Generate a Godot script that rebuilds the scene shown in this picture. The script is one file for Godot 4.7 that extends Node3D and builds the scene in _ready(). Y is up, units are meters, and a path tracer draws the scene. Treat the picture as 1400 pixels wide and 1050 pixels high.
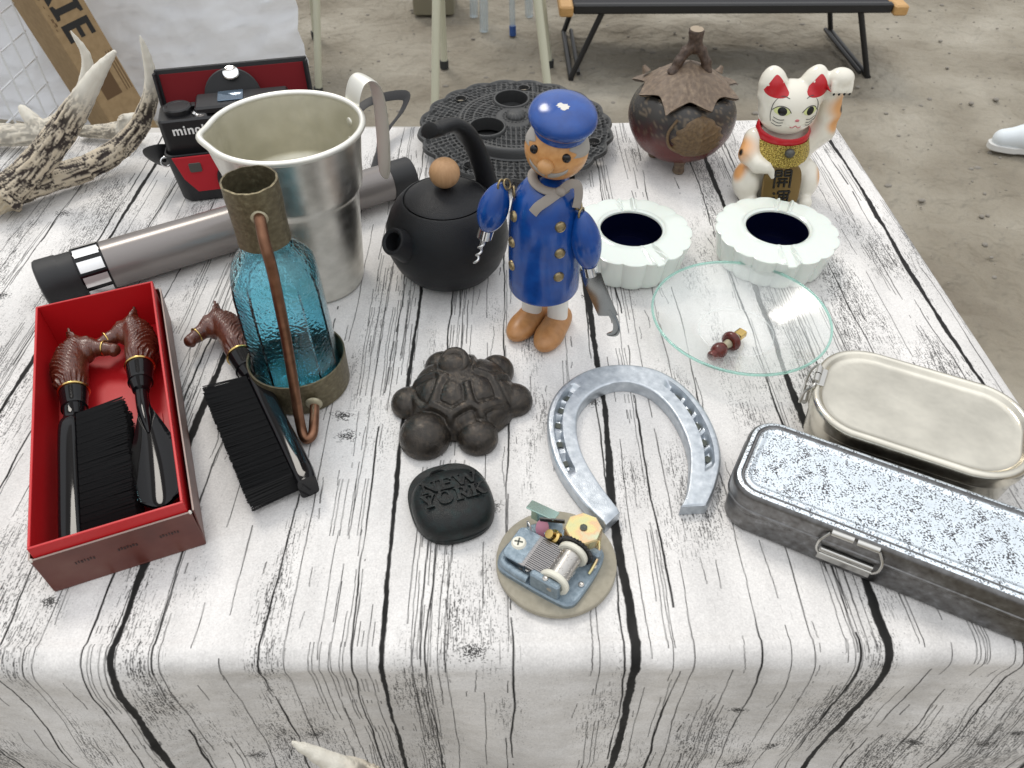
extends Node3D
# Flea market table: lengths in the builders are centimetres measured from the middle of the table top's frame (x right, y up from the top, z towards the viewer).

const U := 0.01
const TOP := 0.70
var names := {}
var mats := {}


func _ready() -> void:
	set_view()
	make_materials()
	build_setting()
	build_background()
	build_objects()


func set_view() -> void:
	var cam := Camera3D.new()
	cam.name = "camera"
	cam.position = Vector3(0, 1.10, 0)
	cam.rotation_degrees = Vector3(-44.84, -0.62, 0)
	cam.fov = 53.09
	cam.near = 0.02
	cam.far = 300.0
	add_child(cam)
	var attr := CameraAttributesPhysical.new()
	attr.frustum_focus_distance = 0.62
	attr.frustum_focal_length = 5.5
	attr.exposure_aperture = 4.0
	cam.attributes = attr
	cam.fov = 53.09
	var env := Environment.new()
	env.background_mode = Environment.BG_SKY
	env.tonemap_mode = Environment.TONE_MAPPER_LINEAR
	env.tonemap_exposure = 0.785
	env.sdfgi_enabled = true
	env.ssao_enabled = true
	env.ssil_enabled = true
	var sm := ProceduralSkyMaterial.new()
	sm.sky_top_color = Color(0.975, 0.985, 1.0)
	sm.sky_horizon_color = Color(0.475, 0.475, 0.475)
	sm.sky_curve = 0.85
	sm.sky_energy_multiplier = 1.42
	sm.ground_bottom_color = Color(0.33, 0.31, 0.28)
	sm.ground_horizon_color = Color(0.40, 0.38, 0.35)
	sm.use_debanding = false
	var clouds := NoiseTexture2D.new()
	clouds.width = 1024
	clouds.height = 512
	clouds.seamless = true
	clouds.noise = fnl(11, 0.006, 5)
	clouds.color_ramp = ramp([0.0, 0.42, 0.7, 1.0], [Color(1, 1, 1, 0), Color(1, 1, 1, 0.05), Color(1, 0.99, 0.97, 0.5), Color(1, 0.99, 0.97, 0.7)])
	sm.sky_cover = clouds
	sm.sky_cover_modulate = Color(0.62, 0.62, 0.62, 1)
	var sky := Sky.new()
	sky.sky_material = sm
	env.sky = sky
	var we := WorldEnvironment.new()
	we.name = "world_environment"
	we.environment = env
	add_child(we)
	var sun := DirectionalLight3D.new()
	sun.name = "sun"
	sun.light_energy = 0.48
	sun.light_color = Color(1.0, 0.975, 0.94)
	sun.light_angular_distance = 17.0
	sun.shadow_enabled = true
	sun.rotation_degrees = Vector3(-56, -152, 0)
	add_child(sun)


# ---------------------------------------------------------------- nodes
func numbered(called: String) -> String:
	var k: int = names.get(called, 0)
	names[called] = k + 1
	return called if k == 0 else "%s_%03d" % [called, k]


func thing(called: String, label: String, category: String, at: Vector3, turn := 0.0, group := "") -> Node3D:
	var o := Node3D.new()
	o.name = numbered(called)
	add_child(o)
	o.position = P(at)
	o.rotation_degrees.y = turn
	tag(o, label, category, group)
	return o


func tag(o: Node, label: String, category: String, group := "") -> void:
	o.set_meta("label", label)
	o.set_meta("category", category)
	if group:
		o.set_meta("group", group)


func P(v: Vector3) -> Vector3:
	return Vector3(v.x * U, TOP + v.y * U, v.z * U)


func part(called: String, mesh: Mesh, m: Material, parent: Node = null, at := Vector3.ZERO, rot := Vector3.ZERO) -> MeshInstance3D:
	var o := MeshInstance3D.new()
	o.name = called if parent else numbered(called)
	o.mesh = mesh
	o.material_override = null
	o.set_surface_override_material(0, m)
	o.position = at * U
	o.rotation_degrees = rot
	(parent if parent else self).add_child(o, true)
	return o


func structure(called: String, mesh: Mesh, m: Material, label := "") -> MeshInstance3D:
	var o := part(called, mesh, m)
	o.set_meta("kind", "structure")
	if label:
		o.set_meta("label", label)
	return o


# ---------------------------------------------------------------- materials
func lin(r: float, g: float, b: float, a := 1.0) -> Color:
	var c := Color(r, g, b).linear_to_srgb()
	c.a = a
	return c


func fnl(sd: int, freq: float, oct := 4, kind := FastNoiseLite.TYPE_SIMPLEX_SMOOTH) -> FastNoiseLite:
	var n := FastNoiseLite.new()
	n.seed = sd
	n.frequency = freq
	n.fractal_octaves = oct
	n.noise_type = kind
	return n


func ramp(at: Array, cols: Array) -> Gradient:
	var g := Gradient.new()
	g.offsets = PackedFloat32Array(at)
	g.colors = PackedColorArray(cols)
	return g


func ntex(sd: int, freq: float, oct: int, rmp: Gradient = null, size := 512, kind := FastNoiseLite.TYPE_SIMPLEX_SMOOTH) -> NoiseTexture2D:
	var t := NoiseTexture2D.new()
	t.width = size
	t.height = size
	t.seamless = true
	t.seamless_blend_skirt = 0.15
	t.noise = fnl(sd, freq, oct, kind)
	if rmp:
		t.color_ramp = rmp
	return t


func mat(called: String, c: Color, rough: float, metal := 0.0) -> StandardMaterial3D:
	var m := StandardMaterial3D.new()
	m.resource_name = called
	m.albedo_color = c
	m.roughness = rough
	m.metallic = metal
	mats[called] = m
	return m


# colour, roughness and relief from noise, laid on by the object's own axes; size is the centimetres that one repeat covers
func skin(m: StandardMaterial3D, size: float, albedo: Texture2D = null, height: Texture2D = null, relief := 0.0, rough: Texture2D = null) -> StandardMaterial3D:
	m.uv1_triplanar = true
	m.uv1_scale = Vector3.ONE * (100.0 / size)
	if albedo:
		m.albedo_texture = albedo
	if height:
		m.heightmap_enabled = true
		m.heightmap_texture = height
		m.heightmap_scale = relief
	if rough:
		m.roughness_texture = rough
		m.roughness_texture_channel = BaseMaterial3D.TEXTURE_CHANNEL_RED
	return m


# ---------------------------------------------------------------- triangle soup
class Soup:
	var v := PackedVector3Array()
	var uv := PackedVector2Array()
	var col := PackedColorArray()
	var ink := Color.WHITE
	var xf := Transform3D.IDENTITY

	func at(o: Vector3, rot := Vector3.ZERO, sc := Vector3.ONE) -> Soup:
		xf = Transform3D(Basis.from_euler(rot * PI / 180.0) * Basis.from_scale(sc), o)
		return self

	func home() -> Soup:
		xf = Transform3D.IDENTITY
		return self

	# corners run anticlockwise seen from outside
	func tri(a: Vector3, b: Vector3, c: Vector3, ua := Vector2.ZERO, ub := Vector2.ZERO, uc := Vector2.ZERO) -> void:
		v.append(xf * a)
		v.append(xf * b)
		v.append(xf * c)
		uv.append(ua)
		uv.append(ub)
		uv.append(uc)
		for k in 3:
			col.append(ink)

	func quad(a: Vector3, b: Vector3, c: Vector3, d: Vector3, ua := Vector2.ZERO, ub := Vector2.ZERO, uc := Vector2.ZERO, ud := Vector2.ZERO) -> void:
		tri(a, b, c, ua, ub, uc)
		tri(a, c, d, ua, uc, ud)

	# loops of equally many points, each running from +x towards +z, lower loops first
	func loft(loops: Array, closed := true, cap0 := true, cap1 := true) -> Soup:
		for i in loops.size() - 1:
			var p: PackedVector3Array = loops[i]
			var q: PackedVector3Array = loops[i + 1]
			var n := p.size()
			for j in (n if closed else n - 1):
				var k := (j + 1) % n
				var u0 := Vector2(float(j) / n, float(i) / (loops.size() - 1))
				var u1 := Vector2(float(j + 1) / n, float(i + 1) / (loops.size() - 1))
				quad(p[j], q[j], q[k], p[k], u0, Vector2(u0.x, u1.y), u1, Vector2(u1.x, u0.y))
		if closed and cap0:
			fan(loops[0], true)
		if closed and cap1:
			fan(loops[-1], false)
		return self

	func fan(p: PackedVector3Array, down: bool) -> void:
		var c := Vector3.ZERO
		for q in p:
			c += q
		c /= p.size()
		for j in p.size():
			var k := (j + 1) % p.size()
			if down:
				tri(c, p[j], p[k])
			else:
				tri(c, p[k], p[j])

	# profile: Vector2(radius, height) from the bottom outside upwards; bend(p, angle, row) may move points
	func lathe(profile: Array, seg := 48, bend: Variant = null) -> Soup:
		var loops := []
		for i in profile.size():
			var l := PackedVector3Array()
			for j in seg:
				var a := TAU * j / seg
				var p := Vector3(profile[i].x * cos(a), profile[i].y, profile[i].x * sin(a))
				l.append(bend.call(p, a, i) if bend else p)
			loops.append(l)
		return loft(loops, true, false, false)

	func tube(path: Array, radii: Variant, seg := 12, flat := 1.0, up := Vector3.ZERO, caps := true) -> Soup:
		var loops := []
		var n := Vector3.ZERO
		for i in path.size():
			var t: Vector3 = (path[mini(i + 1, path.size() - 1)] - path[maxi(i - 1, 0)]).normalized()
			if i == 0:
				n = up if up != Vector3.ZERO else (Vector3.UP if absf(t.y) < 0.9 else Vector3.RIGHT)
			n = (n - t * n.dot(t)).normalized()
			var b := n.cross(t)
			var r: float = radii if radii is float else radii[i]
			var l := PackedVector3Array()
			for j in seg:
				var a := TAU * j / seg
				l.append(path[i] + n * cos(a) * r * flat + b * sin(a) * r)
			loops.append(l)
		return loft(loops, true, caps, caps)

	func ring(r: float, thick: float, seg := 32, sides := 10, flat := 1.0) -> Soup:
		var loops := []
		for i in sides + 1:
			var b := TAU * i / sides
			var l := PackedVector3Array()
			for j in seg:
				var a := TAU * j / seg
				l.append(Vector3((r - thick * cos(b)) * cos(a), -thick * flat * sin(b) * -1.0, (r - thick * cos(b)) * sin(a)))
			loops.append(l)
		loops.reverse()
		return loft(loops, true, false, false)

	func ball(c: Vector3, r: Vector3, seg := 24, rows := 14) -> Soup:
		var pr := []
		for i in rows + 1:
			var a := -PI / 2 + PI * i / rows
			pr.append(Vector2(maxf(cos(a), 0.0), sin(a)))
		var was := xf
		xf = xf * Transform3D(Basis.from_scale(r), c)
		lathe(pr, seg)
		xf = was
		return self

	# box with rounded upright edges (r) and chamfered rims (b), standing on y = 0 of its centre c
	func block(c: Vector3, w: float, h: float, d: float, r := 0.1, b := 0.05, n := 3) -> Soup:
		var was := xf
		xf = xf * Transform3D(Basis.IDENTITY, c)
		var lo := []
		for s in [[b, 0.0], [0.0, b], [0.0, h - b], [b, h]]:
			lo.append(Soup.rrect(w - 2 * s[0], d - 2 * s[0], maxf(r - s[0], 0.01), s[1], n))
		loft(lo)
		xf = was
		return self

	static func rrect(w: float, d: float, r: float, y: float, n := 4) -> PackedVector3Array:
		var l := PackedVector3Array()
		r = minf(r, minf(w, d) / 2)
		for q in 4:
			var cx := (w / 2 - r) * (1 if q == 0 or q == 3 else -1)
			var cz := (d / 2 - r) * (1 if q < 2 else -1)
			for k in n + 1:
				var a := PI / 2 * (q + float(k) / n)
				l.append(Vector3(cx + r * cos(a), y, cz + r * sin(a)))
		return l

	static func oval(w: float, d: float, e: float, y: float, n := 48) -> PackedVector3Array:
		var l := PackedVector3Array()
		for j in n:
			var a := TAU * j / n
			l.append(Vector3(w / 2 * signf(cos(a)) * pow(absf(cos(a)), 2.0 / e), y, d / 2 * signf(sin(a)) * pow(absf(sin(a)), 2.0 / e)))
		return l

	# turn the profile's axis to run from a towards b
	func towards(a: Vector3, b: Vector3) -> Soup:
		var y := (b - a).normalized()
		var x := (Vector3.RIGHT if absf(y.x) < 0.8 else Vector3.FORWARD).cross(y).normalized()
		xf = Transform3D(Basis(x, y, x.cross(y)), a)
		return self

	# outline in x and z, any winding, from y0 to y1, top edge chamfered by b
	func prism(outline: PackedVector2Array, y0: float, y1: float, b := 0.0) -> Soup:
		var o := outline.duplicate()
		if not Geometry2D.is_polygon_clockwise(o):
			pass
		else:
			o.reverse()
		var loops := []
		for s in ([[0.0, y0], [0.0, y1]] if b <= 0.0 else [[0.0, y0], [0.0, y1 - b], [b, y1]]):
			var l := PackedVector3Array()
			for i in o.size():
				var e := (o[(i + 1) % o.size()] - o[i]).normalized()
				var f := (o[i] - o[(i - 1 + o.size()) % o.size()]).normalized()
				var n := Vector2(-e.y - f.y, e.x + f.x).normalized()
				l.append(Vector3(o[i].x + n.x * s[0], s[1], o[i].y + n.y * s[0]))
			loops.append(l)
		loft(loops, true, false, false)
		var idx := Geometry2D.triangulate_polygon(o)
		var hi: PackedVector3Array = loops[-1]
		var lo: PackedVector3Array = loops[0]
		for i in range(0, idx.size(), 3):
			var a := idx[i]
			var c := idx[i + 1]
			var d := idx[i + 2]
			if (hi[c] - hi[a]).cross(hi[d] - hi[a]).y < 0:
				var w := c
				c = d
				d = w
			tri(hi[a], hi[c], hi[d])
			tri(lo[a], lo[d], lo[c])
		return self

	func grid(nu: int, nv: int, f: Callable, skip: Variant = null) -> Soup:
		var p := []
		for i in nu + 1:
			var row := PackedVector3Array()
			for j in nv + 1:
				row.append(f.call(float(i) / nu, float(j) / nv))
			p.append(row)
		for i in nu:
			for j in nv:
				if skip and skip.call((i + 0.5) / nu, (j + 0.5) / nv):
					continue
				quad(p[i][j], p[i + 1][j], p[i + 1][j + 1], p[i][j + 1], Vector2(float(i) / nu, float(j) / nv), Vector2(float(i + 1) / nu, float(j) / nv), Vector2(float(i + 1) / nu, float(j + 1) / nv), Vector2(float(i) / nu, float(j + 1) / nv))
		return self

	func mesh(crease := 40.0) -> ArrayMesh:
		var nt := v.size() / 3
		var fnv := PackedVector3Array()
		var un := PackedVector3Array()
		var near := {}
		for t in nt:
			var c := (v[t * 3 + 1] - v[t * 3]).cross(v[t * 3 + 2] - v[t * 3])
			fnv.append(c)
			un.append(c.normalized())
			for k in 3:
				var key := Vector3i((v[t * 3 + k] * 1000.0).round())
				if near.has(key):
					near[key].append(t)
				else:
					near[key] = PackedInt32Array([t])
		var lim := cos(deg_to_rad(crease))
		var vv := PackedVector3Array()
		var nn := PackedVector3Array()
		var uu := PackedVector2Array()
		var cc := PackedColorArray()
		for t in nt:
			if fnv[t].length_squared() < 1e-14:
				continue
			for k in [0, 2, 1]:
				var i: int = t * 3 + k
				var s := Vector3.ZERO
				for o in near[Vector3i((v[i] * 1000.0).round())]:
					if un[o].dot(un[t]) > lim:
						s += fnv[o]
				vv.append(v[i] * 0.01)
				nn.append(s.normalized())
				uu.append(uv[i])
				cc.append(col[i])
		var arr := []
		arr.resize(Mesh.ARRAY_MAX)
		arr[Mesh.ARRAY_VERTEX] = vv
		arr[Mesh.ARRAY_NORMAL] = nn
		arr[Mesh.ARRAY_TEX_UV] = uu
		arr[Mesh.ARRAY_COLOR] = cc
		var m := ArrayMesh.new()
		m.add_surface_from_arrays(Mesh.PRIMITIVE_TRIANGLES, arr)
		return m


# ---------------------------------------------------------------- smooth bodies: distances on a grid, meshed with surface nets
class Field:
	var o: Vector3
	var h: float
	var nx: int
	var ny: int
	var nz: int
	var f := PackedFloat32Array()

	func _init(lo: Vector3, hi: Vector3, cell: float) -> void:
		o = lo
		h = cell
		nx = int(ceil((hi.x - lo.x) / cell)) + 1
		ny = int(ceil((hi.y - lo.y) / cell)) + 1
		nz = int(ceil((hi.z - lo.z) / cell)) + 1
		f.resize(nx * ny * nz)
		f.fill(9.0)

	func put(lo: Vector3, hi: Vector3, k: float, dist: Callable, cut := false) -> void:
		var m := maxf(k, 2.5 * h)
		var a := ((lo - Vector3.ONE * m - o) / h).floor()
		var b := ((hi + Vector3.ONE * m - o) / h).ceil()
		var kk := maxf(k, 1e-4)
		for z in range(maxi(int(a.z), 0), mini(int(b.z) + 1, nz)):
			for y in range(maxi(int(a.y), 0), mini(int(b.y) + 1, ny)):
				var i := (z * ny + y) * nx + maxi(int(a.x), 0)
				for x in range(maxi(int(a.x), 0), mini(int(b.x) + 1, nx)):
					var d: float = dist.call(Vector3(o.x + x * h, o.y + y * h, o.z + z * h))
					var e := f[i]
					if cut:
						d = -d
						var w := maxf(kk - absf(d - e), 0.0) / kk
						f[i] = maxf(d, e) + w * w * kk * 0.25
					else:
						var w := maxf(kk - absf(d - e), 0.0) / kk
						f[i] = minf(d, e) - w * w * kk * 0.25
					i += 1

	func cap(a: Vector3, b: Vector3, ra: float, rb: float, k := 0.2, cut := false) -> Field:
		var ab := b - a
		var il := 1.0 / maxf(ab.length_squared(), 1e-6)
		var r := Vector3.ONE * maxf(ra, rb)
		put(a.min(b) - r, a.max(b) + r, k, func(p: Vector3) -> float:
			var t := clampf((p - a).dot(ab) * il, 0.0, 1.0)
			return (p - a - ab * t).length() - lerpf(ra, rb, t), cut)
		return self

	func chain(pts: Array, rad: Array, k := 0.2) -> Field:
		for i in pts.size() - 1:
			cap(pts[i], pts[i + 1], rad[i], rad[i + 1], k)
		return self

	func ell(c: Vector3, r: Vector3, k := 0.2, rot := Vector3.ZERO, cut := false) -> Field:
		var inv := Basis.from_euler(rot * PI / 180.0).inverse()
		var big := Vector3.ONE * maxf(r.x, maxf(r.y, r.z)) if rot != Vector3.ZERO else r
		put(c - big, c + big, k, func(p: Vector3) -> float:
			var q := (inv * (p - c)) / r
			var k0 := q.length()
			var k1 := (q / r).length()
			return k0 * (k0 - 1.0) / maxf(k1, 1e-5), cut)
		return self

	func brick(c: Vector3, half: Vector3, rd: float, k := 0.1, rot := Vector3.ZERO, cut := false) -> Field:
		var inv := Basis.from_euler(rot * PI / 180.0).inverse()
		var big := Vector3.ONE * half.length() if rot != Vector3.ZERO else half
		put(c - big, c + big, k, func(p: Vector3) -> float:
			var q := (inv * (p - c)).abs() - half + Vector3.ONE * rd
			return q.max(Vector3.ZERO).length() + minf(maxf(q.x, maxf(q.y, q.z)), 0.0) - rd, cut)
		return self

	# where a line along -z at (x, y) first meets the body
	func front(x: float, y: float) -> float:
		var gx := (x - o.x) / h
		var gy := (y - o.y) / h
		var ix := clampi(int(gx), 0, nx - 2)
		var iy := clampi(int(gy), 0, ny - 2)
		var fx := gx - ix
		var fy := gy - iy
		var was := 9.0
		for z in range(nz - 1, -1, -1):
			var i := (z * ny + iy) * nx + ix
			var d := lerpf(lerpf(f[i], f[i + 1], fx), lerpf(f[i + nx], f[i + nx + 1], fx), fy)
			if d < 0.0:
				return o.z + (z + clampf(-d / maxf(was - d, 0.0001), 0.0, 1.0)) * h
			was = d
		return o.z

	func mesh(paint: Variant = null, swell: Variant = null) -> ArrayMesh:
		var vid := PackedInt32Array()
		vid.resize(f.size())
		vid.fill(-1)
		var pts := PackedVector3Array()
		var sy := nx
		var sz := nx * ny
		var off := [0, 1, sy, sy + 1, sz, sz + 1, sz + sy, sz + sy + 1]
		var edges := [0, 1, 2, 3, 4, 5, 6, 7, 0, 2, 1, 3, 4, 6, 5, 7, 0, 4, 1, 5, 2, 6, 3, 7]
		var used := PackedInt32Array()
		for z in nz - 1:
			for y in ny - 1:
				var base := z * sz + y * sy
				for x in nx - 1:
					var i := base + x
					var s0 := f[i] < 0.0
					if (f[i + 1] < 0.0) == s0 and (f[i + sy] < 0.0) == s0 and (f[i + sz] < 0.0) == s0 and (f[i + sy + 1] < 0.0) == s0 and (f[i + sz + 1] < 0.0) == s0 and (f[i + sz + sy] < 0.0) == s0 and (f[i + sz + sy + 1] < 0.0) == s0:
						continue
					var s := Vector3.ZERO
					var n := 0
					for e in 12:
						var ca: int = edges[e * 2]
						var cb: int = edges[e * 2 + 1]
						var fa := f[i + off[ca]]
						var fb := f[i + off[cb]]
						if (fa < 0.0) != (fb < 0.0):
							var t := fa / (fa - fb)
							s += Vector3(ca & 1, (ca >> 1) & 1, ca >> 2).lerp(Vector3(cb & 1, (cb >> 1) & 1, cb >> 2), t)
							n += 1
					vid[i] = pts.size()
					pts.append(o + (Vector3(x, y, z) + s / n) * h)
					used.append(i)
		var idx := PackedInt32Array()
		for i in used:
			var s0 := f[i] < 0.0
			for ax in 3:
				var d: int = [1, sy, sz][ax]
				if (f[i + d] < 0.0) == s0:
					continue
				var b: int = [sy, sz, 1][ax]
				var c: int = [sz, 1, sy][ax]
				if i - b - c < 0:
					continue
				var q := [vid[i], vid[i - b], vid[i - b - c], vid[i - c]]
				if q.has(-1):
					continue
				if s0:
					idx.append_array([q[0], q[2], q[1], q[0], q[3], q[2]])
				else:
					idx.append_array([q[0], q[1], q[2], q[0], q[2], q[3]])
		var nn := normals(pts, idx)
		if swell:
			for i in pts.size():
				pts[i] += nn[i] * swell.call(pts[i], nn[i])
			nn = normals(pts, idx)
		var arr := []
		arr.resize(Mesh.ARRAY_MAX)
		if paint:
			var cc := PackedColorArray()
			for i in pts.size():
				cc.append(paint.call(pts[i], nn[i]))
			arr[Mesh.ARRAY_COLOR] = cc
		for i in pts.size():
			pts[i] *= 0.01
		arr[Mesh.ARRAY_VERTEX] = pts
		arr[Mesh.ARRAY_NORMAL] = nn
		arr[Mesh.ARRAY_INDEX] = idx
		var m := ArrayMesh.new()
		m.add_surface_from_arrays(Mesh.PRIMITIVE_TRIANGLES, arr)
		return m

	func normals(pts: PackedVector3Array, idx: PackedInt32Array) -> PackedVector3Array:
		var nn := PackedVector3Array()
		nn.resize(pts.size())
		for t in range(0, idx.size(), 3):
			var c := (pts[idx[t + 2]] - pts[idx[t]]).cross(pts[idx[t + 1]] - pts[idx[t]])
			nn[idx[t]] += c
			nn[idx[t + 1]] += c
			nn[idx[t + 2]] += c
		for i in nn.size():
			nn[i] = nn[i].normalized()
		return nn


# a smooth path through points
func curve(pts: Array, n: int) -> Array:
	var out := []
	for i in n + 1:
		var t := float(i) / n * (pts.size() - 1)
		var k := mini(int(t), pts.size() - 2)
		var p0: Variant = pts[maxi(k - 1, 0)]
		var p3: Variant = pts[mini(k + 2, pts.size() - 1)]
		if pts[0] is float or pts[0] is int:
			out.append(cubic_interpolate(float(pts[k]), float(pts[k + 1]), float(p0), float(p3), t - k))
		else:
			out.append(pts[k].cubic_interpolate(pts[k + 1], p0, p3, t - k))
	return out


func lettering(text: String, height: float, depth: float, font: String, bold := false) -> TextMesh:
	var t := TextMesh.new()
	t.text = text
	var f := SystemFont.new()
	f.font_names = PackedStringArray([font])
	f.font_weight = 700 if bold else 400
	t.font = f
	t.font_size = 64
	t.pixel_size = height * U / 46.0
	t.depth = depth * U
	t.curve_step = 1.0
	return t


# ---------------------------------------------------------------- the printed cloth
# Whitewashed planks printed on cotton: seams, long cracks, fine grain and knots, as a picture of 105 by 101 centimetres.
func cloth_print() -> ImageTexture:
	var W := 2048
	var H := 2048
	var rng := RandomNumberGenerator.new()
	rng.seed = 4711
	var tone := fnl(1, 0.010, 4).get_image(W, 512)
	tone.resize(W, H, Image.INTERPOLATE_CUBIC)
	var fine := fnl(2, 0.5, 3).get_image(W, 170)
	fine.resize(W, H, Image.INTERPOLATE_CUBIC)
	var patch := fnl(3, 0.009, 5).get_image(W, 560)
	patch.resize(W, H, Image.INTERPOLATE_CUBIC)
	var dots := fnl(4, 0.45, 2).get_image(W, 1100)
	dots.resize(W, H, Image.INTERPOLATE_BILINEAR)
	var a := tone.get_data()
	var b := fine.get_data()
	var c := patch.get_data()
	var d := dots.get_data()
	var g := fnl(5, 0.83, 2, FastNoiseLite.TYPE_VALUE).get_image(W, H).get_data()
	var out := PackedByteArray()
	out.resize(W * H)
	# how strongly the grain prints, by the patch value
	var tab := PackedInt32Array()
	tab.resize(256)
	for i in 256:
		tab[i] = clampi(int((i - 116) * 0.8), 0, 84)
	# towards the right and the far left edge the print is greyer
	var lean := PackedInt32Array()
	lean.resize(W)
	for x in W:
		var cm := -60.0 + 105.0 * x / W
		lean[x] = int(clampf(maxf((cm - 16.0) * 2.2, (-cm - 22.0) * 1.6), -12.0, 36.0))
	var i := 0
	for y in H:
		var low := 20 if y > 1500 else 0
		for x in W:
			var s := 205 + (a[i] >> 3)
			var m := tab[clampi(c[i] + lean[x] + low, 0, 255)]
			if m > 0:
				var t := 74 + (m >> 1)
				if b[i] < t:
					s -= mini((m * (t - b[i])) >> 5, 84)
				if d[i] < 58 + (m >> 1):
					s -= 18 + m
			elif b[i] < 40:
				s -= 16
			out[i] = clampi(s - (d[i] >> 5) + (g[i] >> 3) - 16, 44, 250)
			i += 1
	var seams := [-64.4, -50.4, -36.15, -21.75, -7.15, 6.85, 21.0, 35.2]
	var thick := [5.6, 5.2, 6.4, 8.2, 5.0, 8.6, 7.8, 7.4]
	var px := W / 105.0
	for k in seams.size():
		var n1 := fnl(100 + k, 0.0022, 3)
		draw_crack(out, W, H, (seams[k] + 60.0) * px, 0, H, thick[k], 3.4, n1, -9.0, 36)
		var n := 10
		for q in n:
			var pos: float = seams[k] + 0.6 + 13.1 * (q + rng.randf()) / n
			var main := q % 4 == 1
			var w := 1.15 if main else 0.42
			var y0 := rng.randi_range(-900, 1700)
			var long := rng.randi_range(500, 2400)
			if main:
				y0 = 0
				long = H
			draw_crack(out, W, H, (pos + 60.0) * px, maxi(y0, 0), mini(y0 + long, H), w * rng.randf_range(0.7, 1.3), 4.5 if main else 3.0, fnl(300 + k * 31 + q, 0.0022, 4), -0.34 if main else -0.2, 26)
		# bundles of close hairlines, more of them beside the seams
		for q in 9:
			var c0: float = seams[k] + (rng.randf_range(0.4, 3.0) if q % 3 == 0 else (rng.randf_range(11.0, 13.6) if q % 3 == 1 else rng.randf_range(2.0, 12.0)))
			var ya := rng.randi_range(-200, H - 200)
			var ll := rng.randi_range(350, 1300)
			var wn := fnl(900 + k * 31 + q, 0.003, 3)
			for e in rng.randi_range(3, 8):
				var ye := ya + rng.randi_range(-150, 150)
				var hair := fnl(5000 + k * 131 + q * 11 + e, 0.003, 3)
				draw_crack(out, W, H, (c0 + e * rng.randf_range(0.17, 0.30) + 60.0) * px, clampi(ye, 0, H), clampi(ye + ll + rng.randi_range(-200, 200), 0, H), rng.randf_range(0.26, 0.52), 2.4, hair if e % 3 == 2 else wn, -0.12, 46)
		# short dark ticks
		for q in 46:
			var pos: float = seams[k] + rng.randf_range(0.3, 14.0)
			var y0 := rng.randi_range(0, H)
			draw_crack(out, W, H, (pos + 60.0) * px, y0, mini(y0 + rng.randi_range(15, 90), H), rng.randf_range(0.3, 0.7), 3.0, fnl(2000 + k * 61 + q, 0.01, 2), -0.2, 60)
	# knots with rings that the grain flows round
	for q in 52:
		var kx := rng.randf_range(20, W - 20)
		var ky := rng.randf_range(20, H - 20)
		if q < 26:
			ky = rng.randf_range(1640, H - 20)
		var r := rng.randf_range(3.0, 8.0)
		var wob := fnl(1500 + q, 0.09, 3)
		for rings in 4:
			var rr := r * (0.5 + rings * 0.55)
			for st in 160:
				if wob.get_noise_2d(st * 0.7, rings * 40.0) < -0.12 + rings * 0.08:
					continue
				var an := TAU * st / 160.0
				var e := rr * (1.0 + 0.5 * wob.get_noise_2d(cos(an) * 14, sin(an) * 14 + rings * 9))
				dab(out, W, H, int(kx + cos(an) * e * 1.25), int(ky + sin(an) * e), 70 + rings * 22)
		for st in int(r * 20):
			dab(out, W, H, int(kx + rng.randfn(0, r * 0.9)), int(ky + rng.randfn(0, r * 0.6)), 70)
	var im := Image.create_from_data(W, H, false, Image.FORMAT_L8, out)
	im.convert(Image.FORMAT_RGB8)
	return ImageTexture.create_from_image(im)


func dab(out: PackedByteArray, W: int, H: int, x: int, y: int, v: int) -> void:
	if x >= 0 and x < W and y >= 0 and y < H:
		out[y * W + x] = mini(out[y * W + x], v)


func draw_crack(out: PackedByteArray, W: int, H: int, x0: float, y0: int, y1: int, w: float, wander: float, n: FastNoiseLite, gate: float, ink: int) -> void:
	for y in range(y0, y1):
		var g := n.get_noise_2d(y * 1.9, 77.0)
		if g < gate:
			continue
		var x := x0 + wander * n.get_noise_2d(y, 0.0) * 2.0 + n.get_noise_2d(y * 12.0, 33.0) * minf(0.5 + w * 0.3, 1.1)
		var hw := w * (0.62 + 0.75 * n.get_noise_2d(y * 2.6, 11.0) + 0.3 * g)
		if gate < -5.0:
			hw = w * (0.5 + 0.35 * n.get_noise_2d(y * 2.0, 11.0) + 0.12 * n.get_noise_2d(y * 24.0, 5.0))
		hw = maxf(hw, 0.28)
		for q in range(int(x - hw - 1.0), int(x + hw + 2.0)):
			var cov := clampf(hw + 0.5 - absf(q - x), 0.0, 1.0)
			if cov > 0.0:
				var xi := posmod(q, W)
				var i := y * W + xi
				out[i] = int(lerpf(out[i], ink + int(n.get_noise_2d(q * 20.0, y * 6.0) * 14.0), cov))


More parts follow.
